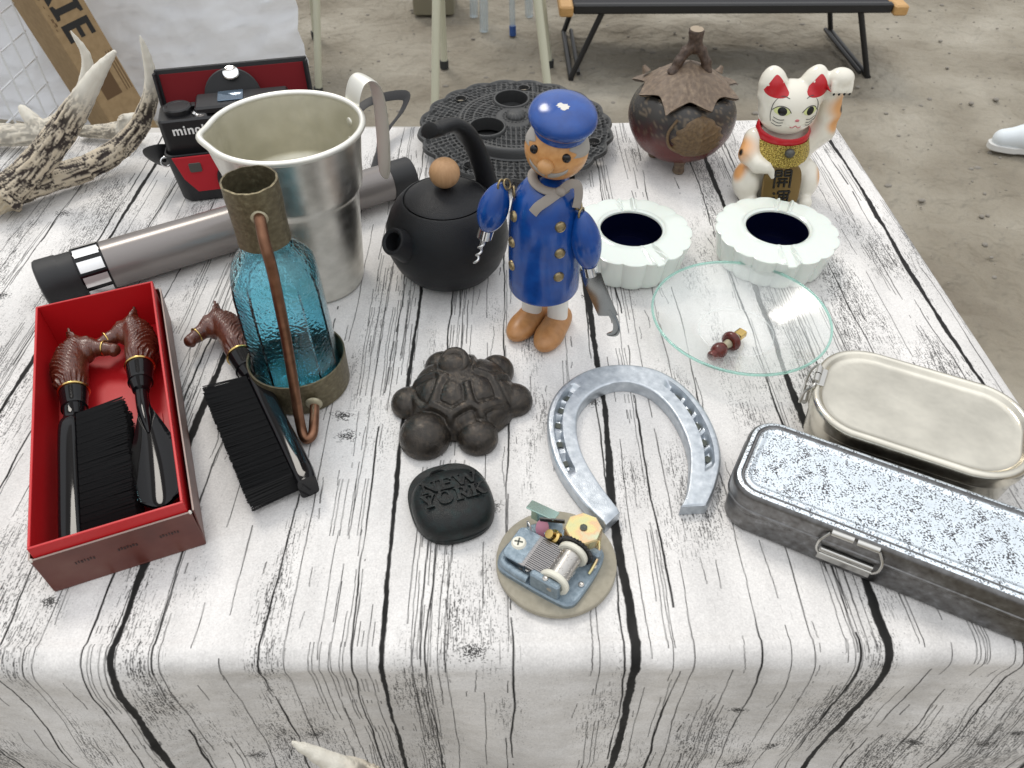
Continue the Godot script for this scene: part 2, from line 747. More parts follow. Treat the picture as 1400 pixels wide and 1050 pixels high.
func make_materials() -> void:
	var m: StandardMaterial3D
	# white print on cotton, with the weave as relief
	m = mat("cloth", Color(1.0, 0.990, 0.978), 0.86)
	m.albedo_texture = cloth_print()
	m.metallic_specular = 0.3
	m.rim_enabled = true
	m.rim = 0.12
	m.heightmap_enabled = true
	m.heightmap_texture = ntex(20, 0.012, 5, null, 1024)
	m.heightmap_scale = 0.42
	# the sandy ground
	m = mat("sand", Color(1, 1, 1), 0.95)
	skin(m, 260.0, ntex(21, 0.0045, 8, ramp([0.0, 0.3, 0.5, 0.7, 1.0], [lin(0.160, 0.137, 0.103), lin(0.222, 0.195, 0.150), lin(0.265, 0.237, 0.187), lin(0.31, 0.281, 0.227), lin(0.39, 0.36, 0.30)]), 1024), ntex(22, 0.03, 8, null, 1024), 2.0)
	m.uv1_world_triplanar = true
	m = mat("pebble", lin(0.24, 0.22, 0.19), 0.9)
	m = mat("table_board", lin(0.5, 0.48, 0.45), 0.6)
	m = mat("grey_steel", lin(0.3, 0.3, 0.3), 0.4, 0.8)
	# white sheet
	m = mat("sheet", lin(0.80, 0.82, 0.86), 0.8)
	skin(m, 60.0, null, ntex(23, 0.006, 4), 0.9)
	m.backlight_enabled = true
	m.backlight = Color(0.72, 0.73, 0.75)
	m = mat("cardboard", Color(1, 1, 1), 0.8)
	skin(m, 30.0, ntex(24, 0.05, 4, ramp([0.0, 1.0], [lin(0.30, 0.205, 0.105), lin(0.40, 0.28, 0.15)]), 256))
	mat("black_print", lin(0.018, 0.017, 0.016), 0.7)
	mat("brown_print", lin(0.13, 0.075, 0.035), 0.8)
	mat("white_wire", lin(0.82, 0.84, 0.86), 0.35)
	mat("cream_paint", lin(0.60, 0.60, 0.47), 0.35)
	mat("chair_seat", lin(0.5, 0.48, 0.38), 0.6)
	mat("rubber", lin(0.03, 0.032, 0.032), 0.7)
	mat("black_paint", lin(0.012, 0.012, 0.013), 0.4)
	m = mat("black_mesh", lin(0.012, 0.012, 0.016), 0.75)
	m = mat("pine", Color(1, 1, 1), 0.5)
	skin(m, 12.0, ntex(25, 0.02, 4, ramp([0.0, 1.0], [lin(0.46, 0.25, 0.085), lin(0.62, 0.38, 0.15)]), 256))
	m.uv1_scale = Vector3(4, 40, 40)
	m = mat("clear_plastic", Color(0.75, 0.82, 0.86, 0.35), 0.15)
	m.transparency = BaseMaterial3D.TRANSPARENCY_ALPHA
	mat("blue_plastic", lin(0.03, 0.09, 0.3), 0.4)
	mat("khaki_plastic", lin(0.22, 0.20, 0.14), 0.6)
	mat("shoe_white", lin(0.70, 0.75, 0.78), 0.6)
	mat("shoe_sole", lin(0.66, 0.66, 0.64), 0.6)
	object_materials()


# ---------------------------------------------------------------- ground, table, cloth
const X_L := -78.0
const X_R := 37.6
const Z_F := -18.9


func back_z(x: float) -> float:
	return -83.0 - 0.033 * (x - 26.0)


# where a point of the cloth lies: u and s are centimetres along the fabric; past an edge it rolls over and hangs
func over(e: float, r: float) -> Vector2:
	# e: length past the start of the roll; returns how far out and how far down
	if e <= 0.0:
		return Vector2(e, 0.0)
	var q := r * PI / 2
	if e < q:
		return Vector2(r * sin(e / r), r * (1.0 - cos(e / r)))
	return Vector2(r, r + e - q)


var slack := FastNoiseLite.new()


func cloth_at(u: float, s: float) -> Vector3:
	var r := 1.3
	var ox := over(u - (X_R - r), r)
	var oz := over(s - (Z_F - r), r)
	var ux := over(X_L + r - u, r)
	var p := Vector3(u, 0, s)
	var dx := 0.0
	var dz := 0.0
	if u > X_R - r:
		p.x = X_R - r + ox.x
		dx = ox.y
	elif u < X_L + r:
		p.x = X_L + r - ux.x
		dx = ux.y
	if s > Z_F - r:
		p.z = Z_F - r + oz.x
		dz = oz.y
	var zb := back_z(minf(u, X_R))
	if s < zb + r:
		var ob := over(zb + r - s, r)
		p.z = zb + r - ob.x
		dz = ob.y
	if dx > 0.0 and dz > 0.0:
		var c := maxf(dx, dz)
		p.y = -sqrt(dx * dx + dz * dz) * 0.82
		var ang := atan2(dz, dx)
		var flare := c * 0.30 * sin(ang * 2.0)
		p.x += flare * (1.0 if u > 0 else -1.0) * cos(ang)
		p.z += flare * sin(ang) * (1.0 if s > -50 else -1.0)
	else:
		p.y = -(dx + dz)
	# slack folds in the part that hangs in front, and a little unevenness on top
	if dz > 0.0 and s > -50:
		var t := minf(dz / 12.0, 1.0)
		p.z += t * (0.5 * slack.get_noise_2d(u * 0.8, dz * 1.4 + 50.0)) + 0.16 * slack.get_noise_2d(u * 3.0, dz * 2.0) * smoothstep(0.0, 2.0, dz)
		p.z += t * (0.55 * sin(u * 0.21 + 0.6) + 0.35 * sin(u * 0.47 + dz * 0.05) + 0.25) + 0.25 * sin(u * 0.33 + 2.0) * smoothstep(0.5, 3.0, dz)
	elif dx == 0.0 and dz == 0.0:
		p.y += 0.03 * slack.get_noise_2d(u * 2.0, s * 2.0)
		p.y += 0.035 * sin(u * 0.35 + s * 0.11) * sin(s * 0.23 + 1.0) - 0.05
		# the front edge sags a touch between the boards of the table
		p.y -= 0.16 * smoothstep(-25.0, -20.0, s) * (0.5 + 0.5 * sin(u * 0.17 + 0.4))
	return p


func build_setting() -> void:
	slack.seed = 7
	slack.frequency = 0.06
	# one sheet of ground out to the horizon, finely divided where the camera looks
	var xs := [-150.0, -60.0, -25.0, -10.0, -6.0]
	for k in 220:
		xs.append(-4.0 + 8.0 * k / 219.0)
	xs.append_array([6.0, 10.0, 25.0, 60.0, 150.0])
	var zs := [-150.0, -60.0, -25.0, -12.0, -8.0, -6.0]
	for k in 170:
		zs.append(-4.6 + 5.2 * k / 169.0)
	zs.append_array([2.0, 6.0, 20.0, 60.0, 150.0])
	var n1 := fnl(31, 0.9, 4)
	var n2 := fnl(32, 3.6, 3)
	var gs := Soup.new()
	gs.grid(zs.size() - 1, xs.size() - 1, func(a: float, b: float) -> Vector3:
		var z: float = zs[roundi(a * (zs.size() - 1))]
		var x: float = xs[roundi(b * (xs.size() - 1))]
		var near := 1.0 if absf(x) < 5.0 and z > -5.0 and z < 1.0 else 0.0
		return Vector3(x * 100, near * (1.9 * n1.get_noise_2d(x, z * 1.6) + 1.0 * n2.get_noise_2d(x, z * 1.5) - 1.3 * pow(maxf(0.0, 1.0 - absf(n1.get_noise_2d(x * 0.5 + 30.0, z * 2.2)) * 7.0), 2.0)), z * 100))
	structure("ground", gs.mesh(180.0), mats.sand, "trodden grey brown sandy ground with shallow marks")
	var rng := RandomNumberGenerator.new()
	rng.seed = 91
	var ps := Soup.new()
	for k in 1500:
		var c := Vector3(rng.randf_range(-220, 230), 0, rng.randf_range(-380, -120))
		var r := 0.18 + 0.75 * pow(rng.randf(), 4.0)
		c.y = 1.6 * n1.get_noise_2d(c.x * 0.01, c.z * 0.016) + 0.9 * n2.get_noise_2d(c.x * 0.01, c.z * 0.015)
		ps.ball(c, Vector3(r * rng.randf_range(0.8, 1.6), r * 0.6, r), 6, 4)
	var pe := part("gravel", ps.mesh(80.0), mats.pebble)
	pe.set_meta("kind", "stuff")
	pe.set_meta("label", "small pebbles strewn over the sandy ground")

	# the folding table under the cloth
	var t := thing("folding_table", "folding table that carries the cloth and the goods", "table", Vector3(-20, -70, -51))
	part("table_top", Soup.new().block(Vector3(0, 66.6, 0), 114.0, 3.0, 62.6, 1.2, 0.5).mesh(), mats.table_board, t)
	for s in [Vector2(-52, -27), Vector2(52, -27), Vector2(-52, 27), Vector2(52, 27)]:
		part("leg", Soup.new().tube([Vector3(s.x, 0, s.y), Vector3(s.x, 66.5, s.y)], 1.3, 14).mesh(), mats.grey_steel, t)

	var us := []
	var u := X_L - 30.0
	while u < X_R + 30.0:
		us.append(u)
		u += 0.45 if absf(u - X_R) < 3.0 or absf(u - X_L) < 3.0 else 1.2
	var ss := []
	var s := -113.0
	while s < Z_F + 36.0:
		ss.append(s)
		s += 0.3 if absf(s - Z_F) < 3.5 else (0.6 if absf(s + 83.0) < 3.5 else 1.2)
	var cs := Soup.new()
	var pos := []
	for v in ss:
		var row := PackedVector3Array()
		for w in us:
			row.append(cloth_at(w, v))
		pos.append(row)
	for i in ss.size() - 1:
		for j in us.size() - 1:
			var uv := func(a: int, b: int) -> Vector2: return Vector2((us[b] + 60.0) / 105.0, (ss[a] + 90.0) / 101.0)
			cs.quad(pos[i][j], pos[i + 1][j], pos[i + 1][j + 1], pos[i][j + 1], uv.call(i, j), uv.call(i + 1, j), uv.call(i + 1, j + 1), uv.call(i, j + 1))
	var cl := part("tablecloth", cs.mesh(180.0), mats.cloth, null, Vector3(0, TOP / U, 0))
	tag(cl, "white tablecloth printed with weathered wood planks and black cracks", "tablecloth")


# ---------------------------------------------------------------- behind the table
func build_background() -> void:
	# white sheet that hangs down to the ground at the back
	var n := fnl(41, 0.05, 4)
	var s := Soup.new()
	s.grid(150, 110, func(a: float, b: float) -> Vector3:
		var x := -330.0 + 270.0 * a
		var h := 190.0 * pow(b, 1.5)
		var low := exp(-h / 16.0)
		var z := -231.0 - h * 0.05 + low * (4.0 + 3.0 * sin(x * 0.13)) + n.get_noise_2d(x * 0.35, h * 0.9) * 4.5 + (1.0 - absf(n.get_noise_2d(x * 0.9 + h * 0.7, h * 1.6 - x * 0.3 + 40.0)) * 4.0) * 0.7 + sin(x * 0.21 + n.get_noise_2d(x * 0.2, h * 0.2) * 5.0) * (0.5 + h * 0.006)
		if a > 0.97:
			z -= (a - 0.97) * 120.0
		return Vector3(x + h * 0.02 + n.get_noise_2d(h * 0.8, 70.0) * 1.4 * a, h + 0.3, z))
	var sh := part("white_sheet", s.mesh(180.0), mats.sheet, null, Vector3(0, 0, 0))
	tag(sh, "creased white fabric sheet hanging down to the ground behind the table", "sheet")

	# long cardboard box leaning against it
	var b := thing("cardboard_box", "tall brown cardboard box with big black letters, leaning on the white sheet", "box", Vector3(-113.3, -59.9, -210.2))
	b.basis = Basis(Vector3(0, 0, 1), deg_to_rad(12.6)) * Basis(Vector3.UP, deg_to_rad(50))
	part("box_body", Soup.new().block(Vector3(5.8, -11.5, -8.4), 11.6, 98.0, 16.8, 0.15, 0.15, 2).mesh(30.0), mats.cardboard, b)
	part("lettering", lettering("RIE", 7.8, 0.06, "Droid Sans", true), mats.black_print, b, Vector3(6.0, 27.2, 0.03), Vector3(0, 0, -90))
	var pr := Soup.new()
	var rng := RandomNumberGenerator.new()
	rng.seed = 5
	for k in 26:
		var y := rng.randf_range(20, 44)
		var w := rng.randf_range(0.3, 1.1)
		pr.block(Vector3(1.2 + rng.randf_range(-0.4, 0.5), y, 0.0), 0.22, w, 0.04, 0.01, 0.005, 1)
	for k in 3:
		pr.block(Vector3(9.4 + k * 0.8, 3.0, 0.0), 0.3, 11.0, 0.04, 0.01, 0.005, 1)
	pr.block(Vector3(5.2, 3.0, 0.0), 5.0, 7.5, 0.03, 0.01, 0.005, 1)
	part("printed_marks", pr.mesh(30.0), mats.brown_print, b)

	# wire mesh display panel
	var g := thing("wire_grid_panel", "white wire mesh display panel standing before the sheet at the left edge", "grid panel", Vector3(-128.6, -70, -215))
	for k in 12:
		part("wire", Soup.new().tube([Vector3(0, 3.6 + k * 7.0, 0), Vector3(0, 3.6 + k * 7.0, 62)], 0.27, 6).mesh(80.0), mats.white_wire, g)
	for k in 9:
		part("wire", Soup.new().tube([Vector3(0.5, 0.2, 1.4 + k * 7.0), Vector3(0.5, 84, 1.4 + k * 7.0)], 0.27, 6).mesh(80.0), mats.white_wire, g)

	# cream chairs with tubular legs
	chair(Vector3(-2.5, -70, -240), "cream tubular steel chair standing behind the round iron tray", [Vector2(-18.2, 26), Vector2(-18.0, -26), Vector2(17.3, 26), Vector2(18.3, -26)], [3.3, 1.0, -6.5, -6.0])
	chair(Vector3(-78.0, -70, -271), "cream tubular steel chair half hidden by the white sheet, its leg behind the metal jug", [Vector2(-15.2, 26), Vector2(-15.0, -22), Vector2(17.8, 26), Vector2(8.5, -22)], [3.5, 3.5, 5.6, 4.0])

	# low black camping bench with pine ends
	var c := thing("camping_bench", "low black mesh camping bench with pine ends and angled steel legs", "bench", Vector3(72.5, -70, -276))
	part("seat", Soup.new().block(Vector3(0, 22.6, 0), 101.0, 1.4, 44.0, 0.6, 0.4).mesh(), mats.black_mesh, c)
	for e in [1, -1]:
		part("side_rail", Soup.new().block(Vector3(0, 21.6, e * 21.0), 101.0, 3.0, 2.4, 0.6, 0.5).mesh(), mats.black_paint, c)
		part("end_rail", Soup.new().block(Vector3(e * 52.7, 21.2, 0), 4.4, 3.2, 47.0, 0.7, 0.5).mesh(), mats.pine, c)
		var lp := Soup.new()
		var pts := [Vector3(e * 41.0, 22, 20.5), Vector3(e * 50.0, 0.8, 20.5), Vector3(e * 50.0, 0.8, -20.0), Vector3(e * 43.0, 22, -20.0)]
		part("leg", Soup.new().tube([pts[0], pts[1]], 0.95, 10).mesh(60.0), mats.black_paint, c)
		part("leg", Soup.new().tube([pts[3], pts[2]], 0.95, 10).mesh(60.0), mats.black_paint, c)
		part("foot_rail", Soup.new().tube([pts[1] + Vector3(0, 0, 0.9), pts[2] - Vector3(0, 0, 0.9)], 0.9, 10).mesh(60.0), mats.black_paint, c)
		part("foot_rail", Soup.new().tube([pts[1] + Vector3(e * -2.6, 1.0, -1), pts[2] + Vector3(e * -2.6, 1.0, 1)], 0.7, 10).mesh(60.0), mats.black_paint, c)

	# clear plastic stool and a khaki bin, far behind
	var st := thing("clear_stool", "clear plastic stool with a blue foot cap, far behind the chair", "stool", Vector3(-2.5, -70, -304))
	part("seat", Soup.new().block(Vector3(0, 43, 0), 30, 1.5, 30, 4, 0.5).mesh(), mats.clear_plastic, st)
	for p in [Vector2(-4.6, 4.5), Vector2(-8.6, -10), Vector2(12, -10)]:
		part("leg", Soup.new().tube([Vector3(p.x * 1.05, 0, p.y * 1.05), Vector3(p.x * 0.9, 43, p.y * 0.9)], 1.6, 12).mesh(60.0), mats.clear_plastic, st)
	part("leg", Soup.new().tube([Vector3(5.9, 3, 8.7), Vector3(5.0, 43, 8.0)], 1.1, 12).mesh(60.0), mats.clear_plastic, st)
	part("foot_cap", Soup.new().tube([Vector3(6, 0, 8.8), Vector3(5.9, 3.4, 8.7)], 1.25, 12).mesh(60.0), mats.blue_plastic, st)
	var bin := thing("storage_bin", "khaki plastic storage bin on the ground behind the cream chair", "bin", Vector3(-27.2, -70, -324))
	part("bin_body", Soup.new().block(Vector3.ZERO, 16.0, 17, 17, 1.5, 0.4).mesh(), mats.khaki_plastic, bin)
	part("lid", Soup.new().block(Vector3(0, 17, 0), 17.0, 1.6, 18, 1.8, 0.4).mesh(), mats.cream_paint, bin)

	# a passer-by's shoe
	var sn := thing("sneaker", "white and pale blue sneaker on the sand at the right edge", "shoe", Vector3(151.5, -69.6, -205), -12.0)
	var f := Field.new(Vector3(-13, 0, -6), Vector3(17, 13, 6), 0.4)
	f.chain([Vector3(-7.2, 3.0, 0), Vector3(-1.5, 4.0, 0), Vector3(6, 5.0, 0), Vector3(12, 5.2, 0)], [2.7, 3.3, 3.4, 3.2], 1.6)
	f.cap(Vector3(9, 6, 0), Vector3(10.5, 9.5, 0), 3.4, 3.5, 1.5)
	f.brick(Vector3(0, -1.0, 0), Vector3(40, 2.4, 40), 0.1, 0.1, Vector3.ZERO, true)
	f.cap(Vector3(10.4, 8.5, 0), Vector3(11, 14, 0), 2.6, 2.9, 0.3, true)
	part("upper", f.mesh(), mats.shoe_white, sn)
	var lo := []
	for q in [[0.0, 0.0], [0.3, 0.2], [0.3, 1.7], [0.0, 1.9]]:
		var l := PackedVector3Array()
		for j in 48:
			var a := TAU * j / 48
			var w := 3.7 + 0.4 * cos(a * 2.0) - (0.5 if absf(cos(a)) < 0.4 and q[0] < 1 else 0.0)
			l.append(Vector3(2.6 + (12.8 + q[0]) * cos(a), q[1], (w + q[0]) * signf(sin(a)) * pow(absf(sin(a)), 0.75)))
		lo.append(l)
	part("sole", Soup.new().loft(lo).mesh(), mats.shoe_sole, sn)
	var la := Soup.new()
	for k in 4:
		la.tube(curve([Vector3(-1.5 + k * 2.0, 6.2 + k * 0.55, 2.6), Vector3(-1.2 + k * 2.0, 7.5 + k * 0.42, 0), Vector3(-1.5 + k * 2.0, 6.2 + k * 0.55, -2.6)], 8), 0.3, 6)
	part("laces", la.mesh(80.0), mats.shoe_sole, sn)


func chair(at: Vector3, label: String, feet: Array, shift: Array) -> void:
	var c := thing("tubular_chair", label, "chair", at, 0.0, "cream tubular chairs behind the table")
	part("seat", Soup.new().block(Vector3(0, 44, 0), 36, 3, 40, 5, 1.0).mesh(), mats.chair_seat, c)
	for k in 4:
		var p: Vector2 = feet[k]
		var top := Vector3(p.x + shift[k], 44, p.y * 0.8)
		var knee := Vector3(p.x + shift[k] * 0.25, 11, p.y * 0.99)
		part("leg", Soup.new().tube(curve([top, top.lerp(knee, 0.5), knee, Vector3(p.x, 1.0, p.y)], 12), 1.15, 14).mesh(80.0), mats.cream_paint, c)
		part("foot_cap", Soup.new().tube([Vector3(p.x, 0, p.y), Vector3(p.x, 2.6, p.y)], 1.5, 14).mesh(60.0), mats.rubber, c)
	for e in [1, -1]:
		part("back_post", Soup.new().tube(curve([Vector3(e * 15.5, 44, -18), Vector3(e * 15.8, 62, -21), Vector3(e * 14.5, 80, -25)], 10), 1.1, 12).mesh(80.0), mats.cream_paint, c)
	part("backrest", Soup.new().at(Vector3(0, 66, -22.5), Vector3(-12, 0, 0)).block(Vector3.ZERO, 33, 14, 1.6, 0.7, 0.4).mesh(), mats.chair_seat, c)


# ---------------------------------------------------------------- the goods
func object_materials() -> void:
	var m: StandardMaterial3D
	var grain := ntex(51, 0.03, 5, null, 512)
	var fine := ntex(52, 0.12, 4, null, 512)
	m = mat("aluminium", lin(0.82, 0.80, 0.745), 1.0, 1.0)
	skin(m, 9.0, ntex(53, 0.012, 5, ramp([0.0, 1.0], [Color(0.86, 0.86, 0.85), Color(1, 1, 1)])), null, 0.0, ntex(54, 0.02, 5, ramp([0.0, 1.0], [Color(0.26, 0.26, 0.26), Color(0.42, 0.42, 0.42)])))
	m = mat("aluminium_inside", lin(0.80, 0.775, 0.67), 1.0, 0.85)
	skin(m, 9.0, ntex(153, 0.006, 4, ramp([0.0, 1.0], [Color(0.88, 0.88, 0.86), Color(1, 1, 1)])), null, 0.0, ntex(154, 0.02, 5, ramp([0.0, 1.0], [Color(0.36, 0.36, 0.36), Color(0.55, 0.55, 0.55)])))
	m = mat("aluminium_rim", lin(0.82, 0.81, 0.75), 0.45, 0.9)
	m = mat("gold_aluminium", lin(0.74, 0.70, 0.60), 1.0, 1.0)
	skin(m, 14.0, ntex(55, 0.006, 5, ramp([0.0, 1.0], [Color(0.88, 0.88, 0.88), Color(1, 1, 1)])), null, 0.0, ntex(56, 0.008, 5, ramp([0.0, 1.0], [Color(0.13, 0.13, 0.13), Color(0.27, 0.27, 0.27)])))
	m.heightmap_enabled = true
	m.heightmap_texture = ntex(155, 0.006, 4)
	m.heightmap_scale = 0.035
	m = mat("chrome", lin(0.74, 0.74, 0.74), 0.13, 1.0)
	m = mat("steel_wire", lin(0.56, 0.55, 0.52), 0.28, 1.0)
	m = mat("patina_brass", Color(1, 1, 1), 0.46, 0.6)
	skin(m, 4.0, ntex(57, 0.018, 6, ramp([0.0, 0.45, 0.7, 1.0], [lin(0.10, 0.085, 0.052), lin(0.145, 0.123, 0.075), lin(0.185, 0.158, 0.097), lin(0.26, 0.24, 0.16)])), grain, 0.02)
	m = mat("brass_edge", lin(0.42, 0.38, 0.27), 0.5, 0.6)
	m = mat("copper", lin(0.30, 0.155, 0.095), 0.34, 0.9)
	skin(m, 5.0, ntex(58, 0.02, 4, ramp([0.0, 1.0], [Color(0.7, 0.68, 0.66), Color(1, 1, 1)]), 256))
	m = mat("blue_glass", Color(0.70, 0.94, 1.0, 0.0), 0.01)
	m.refraction_enabled = true
	m.refraction_scale = 0.05
	skin(m, 3.2, null, ntex(59, 0.018, 2, null, 512), 0.032)
	m = mat("iron_black", lin(0.012, 0.0125, 0.014), 0.42)
	skin(m, 5.0, null, fine, 0.035, ntex(60, 0.03, 4, ramp([0.0, 1.0], [Color(0.75, 0.75, 0.75), Color(1, 1, 1)])))
	m.roughness = 0.46
	m.metallic_specular = 0.36
	m = mat("iron_grey", lin(0.050, 0.051, 0.051), 0.38)
	m.metallic = 0.25
	skin(m, 4.0, null, fine, 0.03)
	m = mat("iron_brown", Color(1, 1, 1), 0.27)
	m.metallic = 0.45
	skin(m, 6.0, ntex(61, 0.02, 5, ramp([0.0, 0.55, 0.8, 1.0], [lin(0.024, 0.021, 0.018), lin(0.042, 0.036, 0.030), lin(0.075, 0.058, 0.043), lin(0.14, 0.11, 0.08)])), fine, 0.035)
	m = mat("iron_green", Color(1, 1, 1), 0.36)
	m.metallic_specular = 0.36
	skin(m, 6.0, ntex(62, 0.014, 5, ramp([0.0, 0.5, 1.0], [lin(0.007, 0.007, 0.007), lin(0.010, 0.012, 0.012), lin(0.010, 0.024, 0.024)])), fine, 0.03)
	m = mat("maple", Color(1, 1, 1), 0.55)
	skin(m, 3.0, ntex(63, 0.012, 4, ramp([0.0, 1.0], [lin(0.42, 0.235, 0.11), lin(0.55, 0.33, 0.17)]), 256))
	m.uv1_scale = Vector3(120, 14, 120)
	m = mat("celadon", lin(0.71, 0.765, 0.71), 0.14)
	m.clearcoat_enabled = true
	m.clearcoat = 0.5
	m.clearcoat_roughness = 0.06
	m.subsurf_scatter_enabled = true
	m.subsurf_scatter_strength = 0.05
	m = mat("cobalt_glaze", lin(0.002, 0.003, 0.018), 0.3)
	m.metallic_specular = 0.22
	m = mat("thin_glass", Color(0.97, 1.0, 0.99, 0.09), 0.19)
	m.transparency = BaseMaterial3D.TRANSPARENCY_ALPHA
	m = mat("clear_glass", Color(0.97, 1.0, 0.99, 0.0), 0.0)
	m.refraction_enabled = true
	m.refraction_scale = 0.05
	m = mat("green_glass", Color(0.80, 0.985, 0.94, 0.05), 0.06)
	m.refraction_enabled = true
	m.refraction_scale = 0.05
	m = mat("carnelian", Color(1, 1, 1), 0.24)
	skin(m, 1.5, ntex(64, 0.012, 4, ramp([0.0, 1.0], [lin(0.05, 0.006, 0.004), lin(0.15, 0.020, 0.012)]), 256))
	m = mat("gold", lin(0.62, 0.44, 0.16), 0.22, 1.0)
	m = mat("zinc", Color(1, 1, 1), 0.36, 0.8)
	skin(m, 5.0, ntex(65, 0.012, 5, ramp([0.0, 0.4, 0.75, 1.0], [lin(0.36, 0.40, 0.44), lin(0.47, 0.51, 0.55), lin(0.56, 0.60, 0.64), lin(0.68, 0.71, 0.74)])), fine, 0.012)
	m = mat("zinc_dark", lin(0.09, 0.10, 0.085), 0.6, 0.4)
	m = mat("tube_grey", lin(0.23, 0.21, 0.20), 0.26, 0.3)
	m = mat("black_leatherette", lin(0.012, 0.0125, 0.014), 0.5)
	skin(m, 2.0, null, ntex(66, 0.16, 3, null, 256, FastNoiseLite.TYPE_CELLULAR), 0.02)
	m = mat("black_gloss", lin(0.005, 0.005, 0.006), 0.06)
	m.metallic_specular = 0.38
	m = mat("white_plate", lin(0.80, 0.80, 0.80), 0.2, 0.6)
	m = mat("red_card", lin(0.50, 0.008, 0.012), 0.42)
	m = mat("red_edge", lin(0.62, 0.16, 0.15), 0.6)
	m = mat("brown_card", Color(1, 1, 1), 0.4)
	skin(m, 9.0, ntex(67, 0.01, 4, ramp([0.0, 0.5, 1.0], [lin(0.085, 0.022, 0.016), lin(0.115, 0.032, 0.023), lin(0.14, 0.055, 0.040)]), 256))
	m = mat("paper_edge", lin(0.42, 0.34, 0.30), 0.8)
	m = mat("faint_print", lin(0.03, 0.010, 0.008), 0.5)
	object_materials_more()


func build_objects() -> void:
	measuring_jug()
	blue_bottle()
	kettle()
	iron_tray()
	ashtray(Vector3(10.8, 0, -55.8), 8.0, "pale celadon scalloped ashtray beside the sailor doll's arm", 1.0)
	ashtray(Vector3(23.3, 0, -55.8), -14.0, "pale celadon scalloped ashtray in front of the white lucky cat", 1.0)
	glass_dish()
	horseshoe()
	turtle()
	bell()
	telescope()
	build_more()


func measuring_jug() -> void:
	var t := thing("measuring_jug", "aluminium measuring jug with pouring lip and strap handle, behind the blue bottle", "jug", Vector3(-16.0, 0, -53.3))
	var spout := func(p: Vector3, a: float, _i: int) -> Vector3:
		var d := wrapf(a - deg_to_rad(162), -PI, PI)
		var k := exp(-pow(d / 0.20, 2.0)) * smoothstep(9.0, 13.9, p.y)
		var r := 1.0 + 0.075 * k
		return Vector3(p.x * r, p.y + 0.12 * k, p.z * r)
	var outer := [Vector2(0, 0.0), Vector2(3.5, 0.0), Vector2(3.8, 0.12), Vector2(3.92, 0.45), Vector2(4.2, 3.5), Vector2(4.52, 7.6), Vector2(4.56, 8.3), Vector2(4.78, 8.75), Vector2(4.95, 9.0), Vector2(5.0, 9.3), Vector2(5.15, 11.0), Vector2(5.32, 12.4), Vector2(5.42, 13.2), Vector2(5.5, 13.7)]
	var inner := [Vector2(5.42, 13.7), Vector2(5.34, 13.2), Vector2(5.07, 11.0), Vector2(4.92, 9.3), Vector2(4.86, 9.02), Vector2(4.7, 8.82), Vector2(4.46, 8.4), Vector2(4.42, 7.6), Vector2(4.1, 3.5), Vector2(3.8, 0.6), Vector2(3.6, 0.32), Vector2(0, 0.30)]
	part("body", Soup.new().lathe(outer, 96, spout).mesh(28.0), mats.aluminium, t)
	part("inner_wall", Soup.new().lathe(inner, 96, spout).mesh(28.0), mats.aluminium_inside, t)
	var rim := []
	for i in 13:
		var a := -PI * 0.75 + TAU * 0.94 * i / 12
		rim.append(Vector2(5.6 + 0.24 * cos(a), 13.74 + 0.24 * sin(a)))
	part("rim", Soup.new().lathe(rim, 96, spout).mesh(60.0), mats.aluminium_rim, t)
	var d := Vector3(0.77, 0, -0.64)
	var path := []
	for q in curve([Vector2(5.3, 10.4), Vector2(5.55, 12.6), Vector2(5.8, 14.2), Vector2(6.4, 15.3), Vector2(7.2, 15.4), Vector2(7.85, 14.6), Vector2(8.1, 12.8), Vector2(8.0, 10.0), Vector2(7.75, 7.6), Vector2(7.6, 6.7)], 40):
		path.append(d * q.x + Vector3(0, q.y, 0))
	var rad := []
	for i in path.size():
		rad.append(1.0 * (1.0 if i < 30 else sqrt(maxf(1.0 - pow((i - 30) / 10.3, 2.4), 0.02))))
	part("handle", Soup.new().tube(path, rad, 16, 0.09, d).mesh(50.0), mats.aluminium_rim, t)
	for h in [12.4, 10.9]:
		var c: Vector3 = d * (5.12 + (h - 11.0) * 0.1) + Vector3(0, h, 0)
		part("rivet", Soup.new().ball(Vector3.ZERO, Vector3(0.38, 0.38, 0.13), 14, 8).mesh(60.0), mats.aluminium_rim, t, c - d * 0.02, Vector3(0, rad_to_deg(atan2(d.x, d.z)), 0))


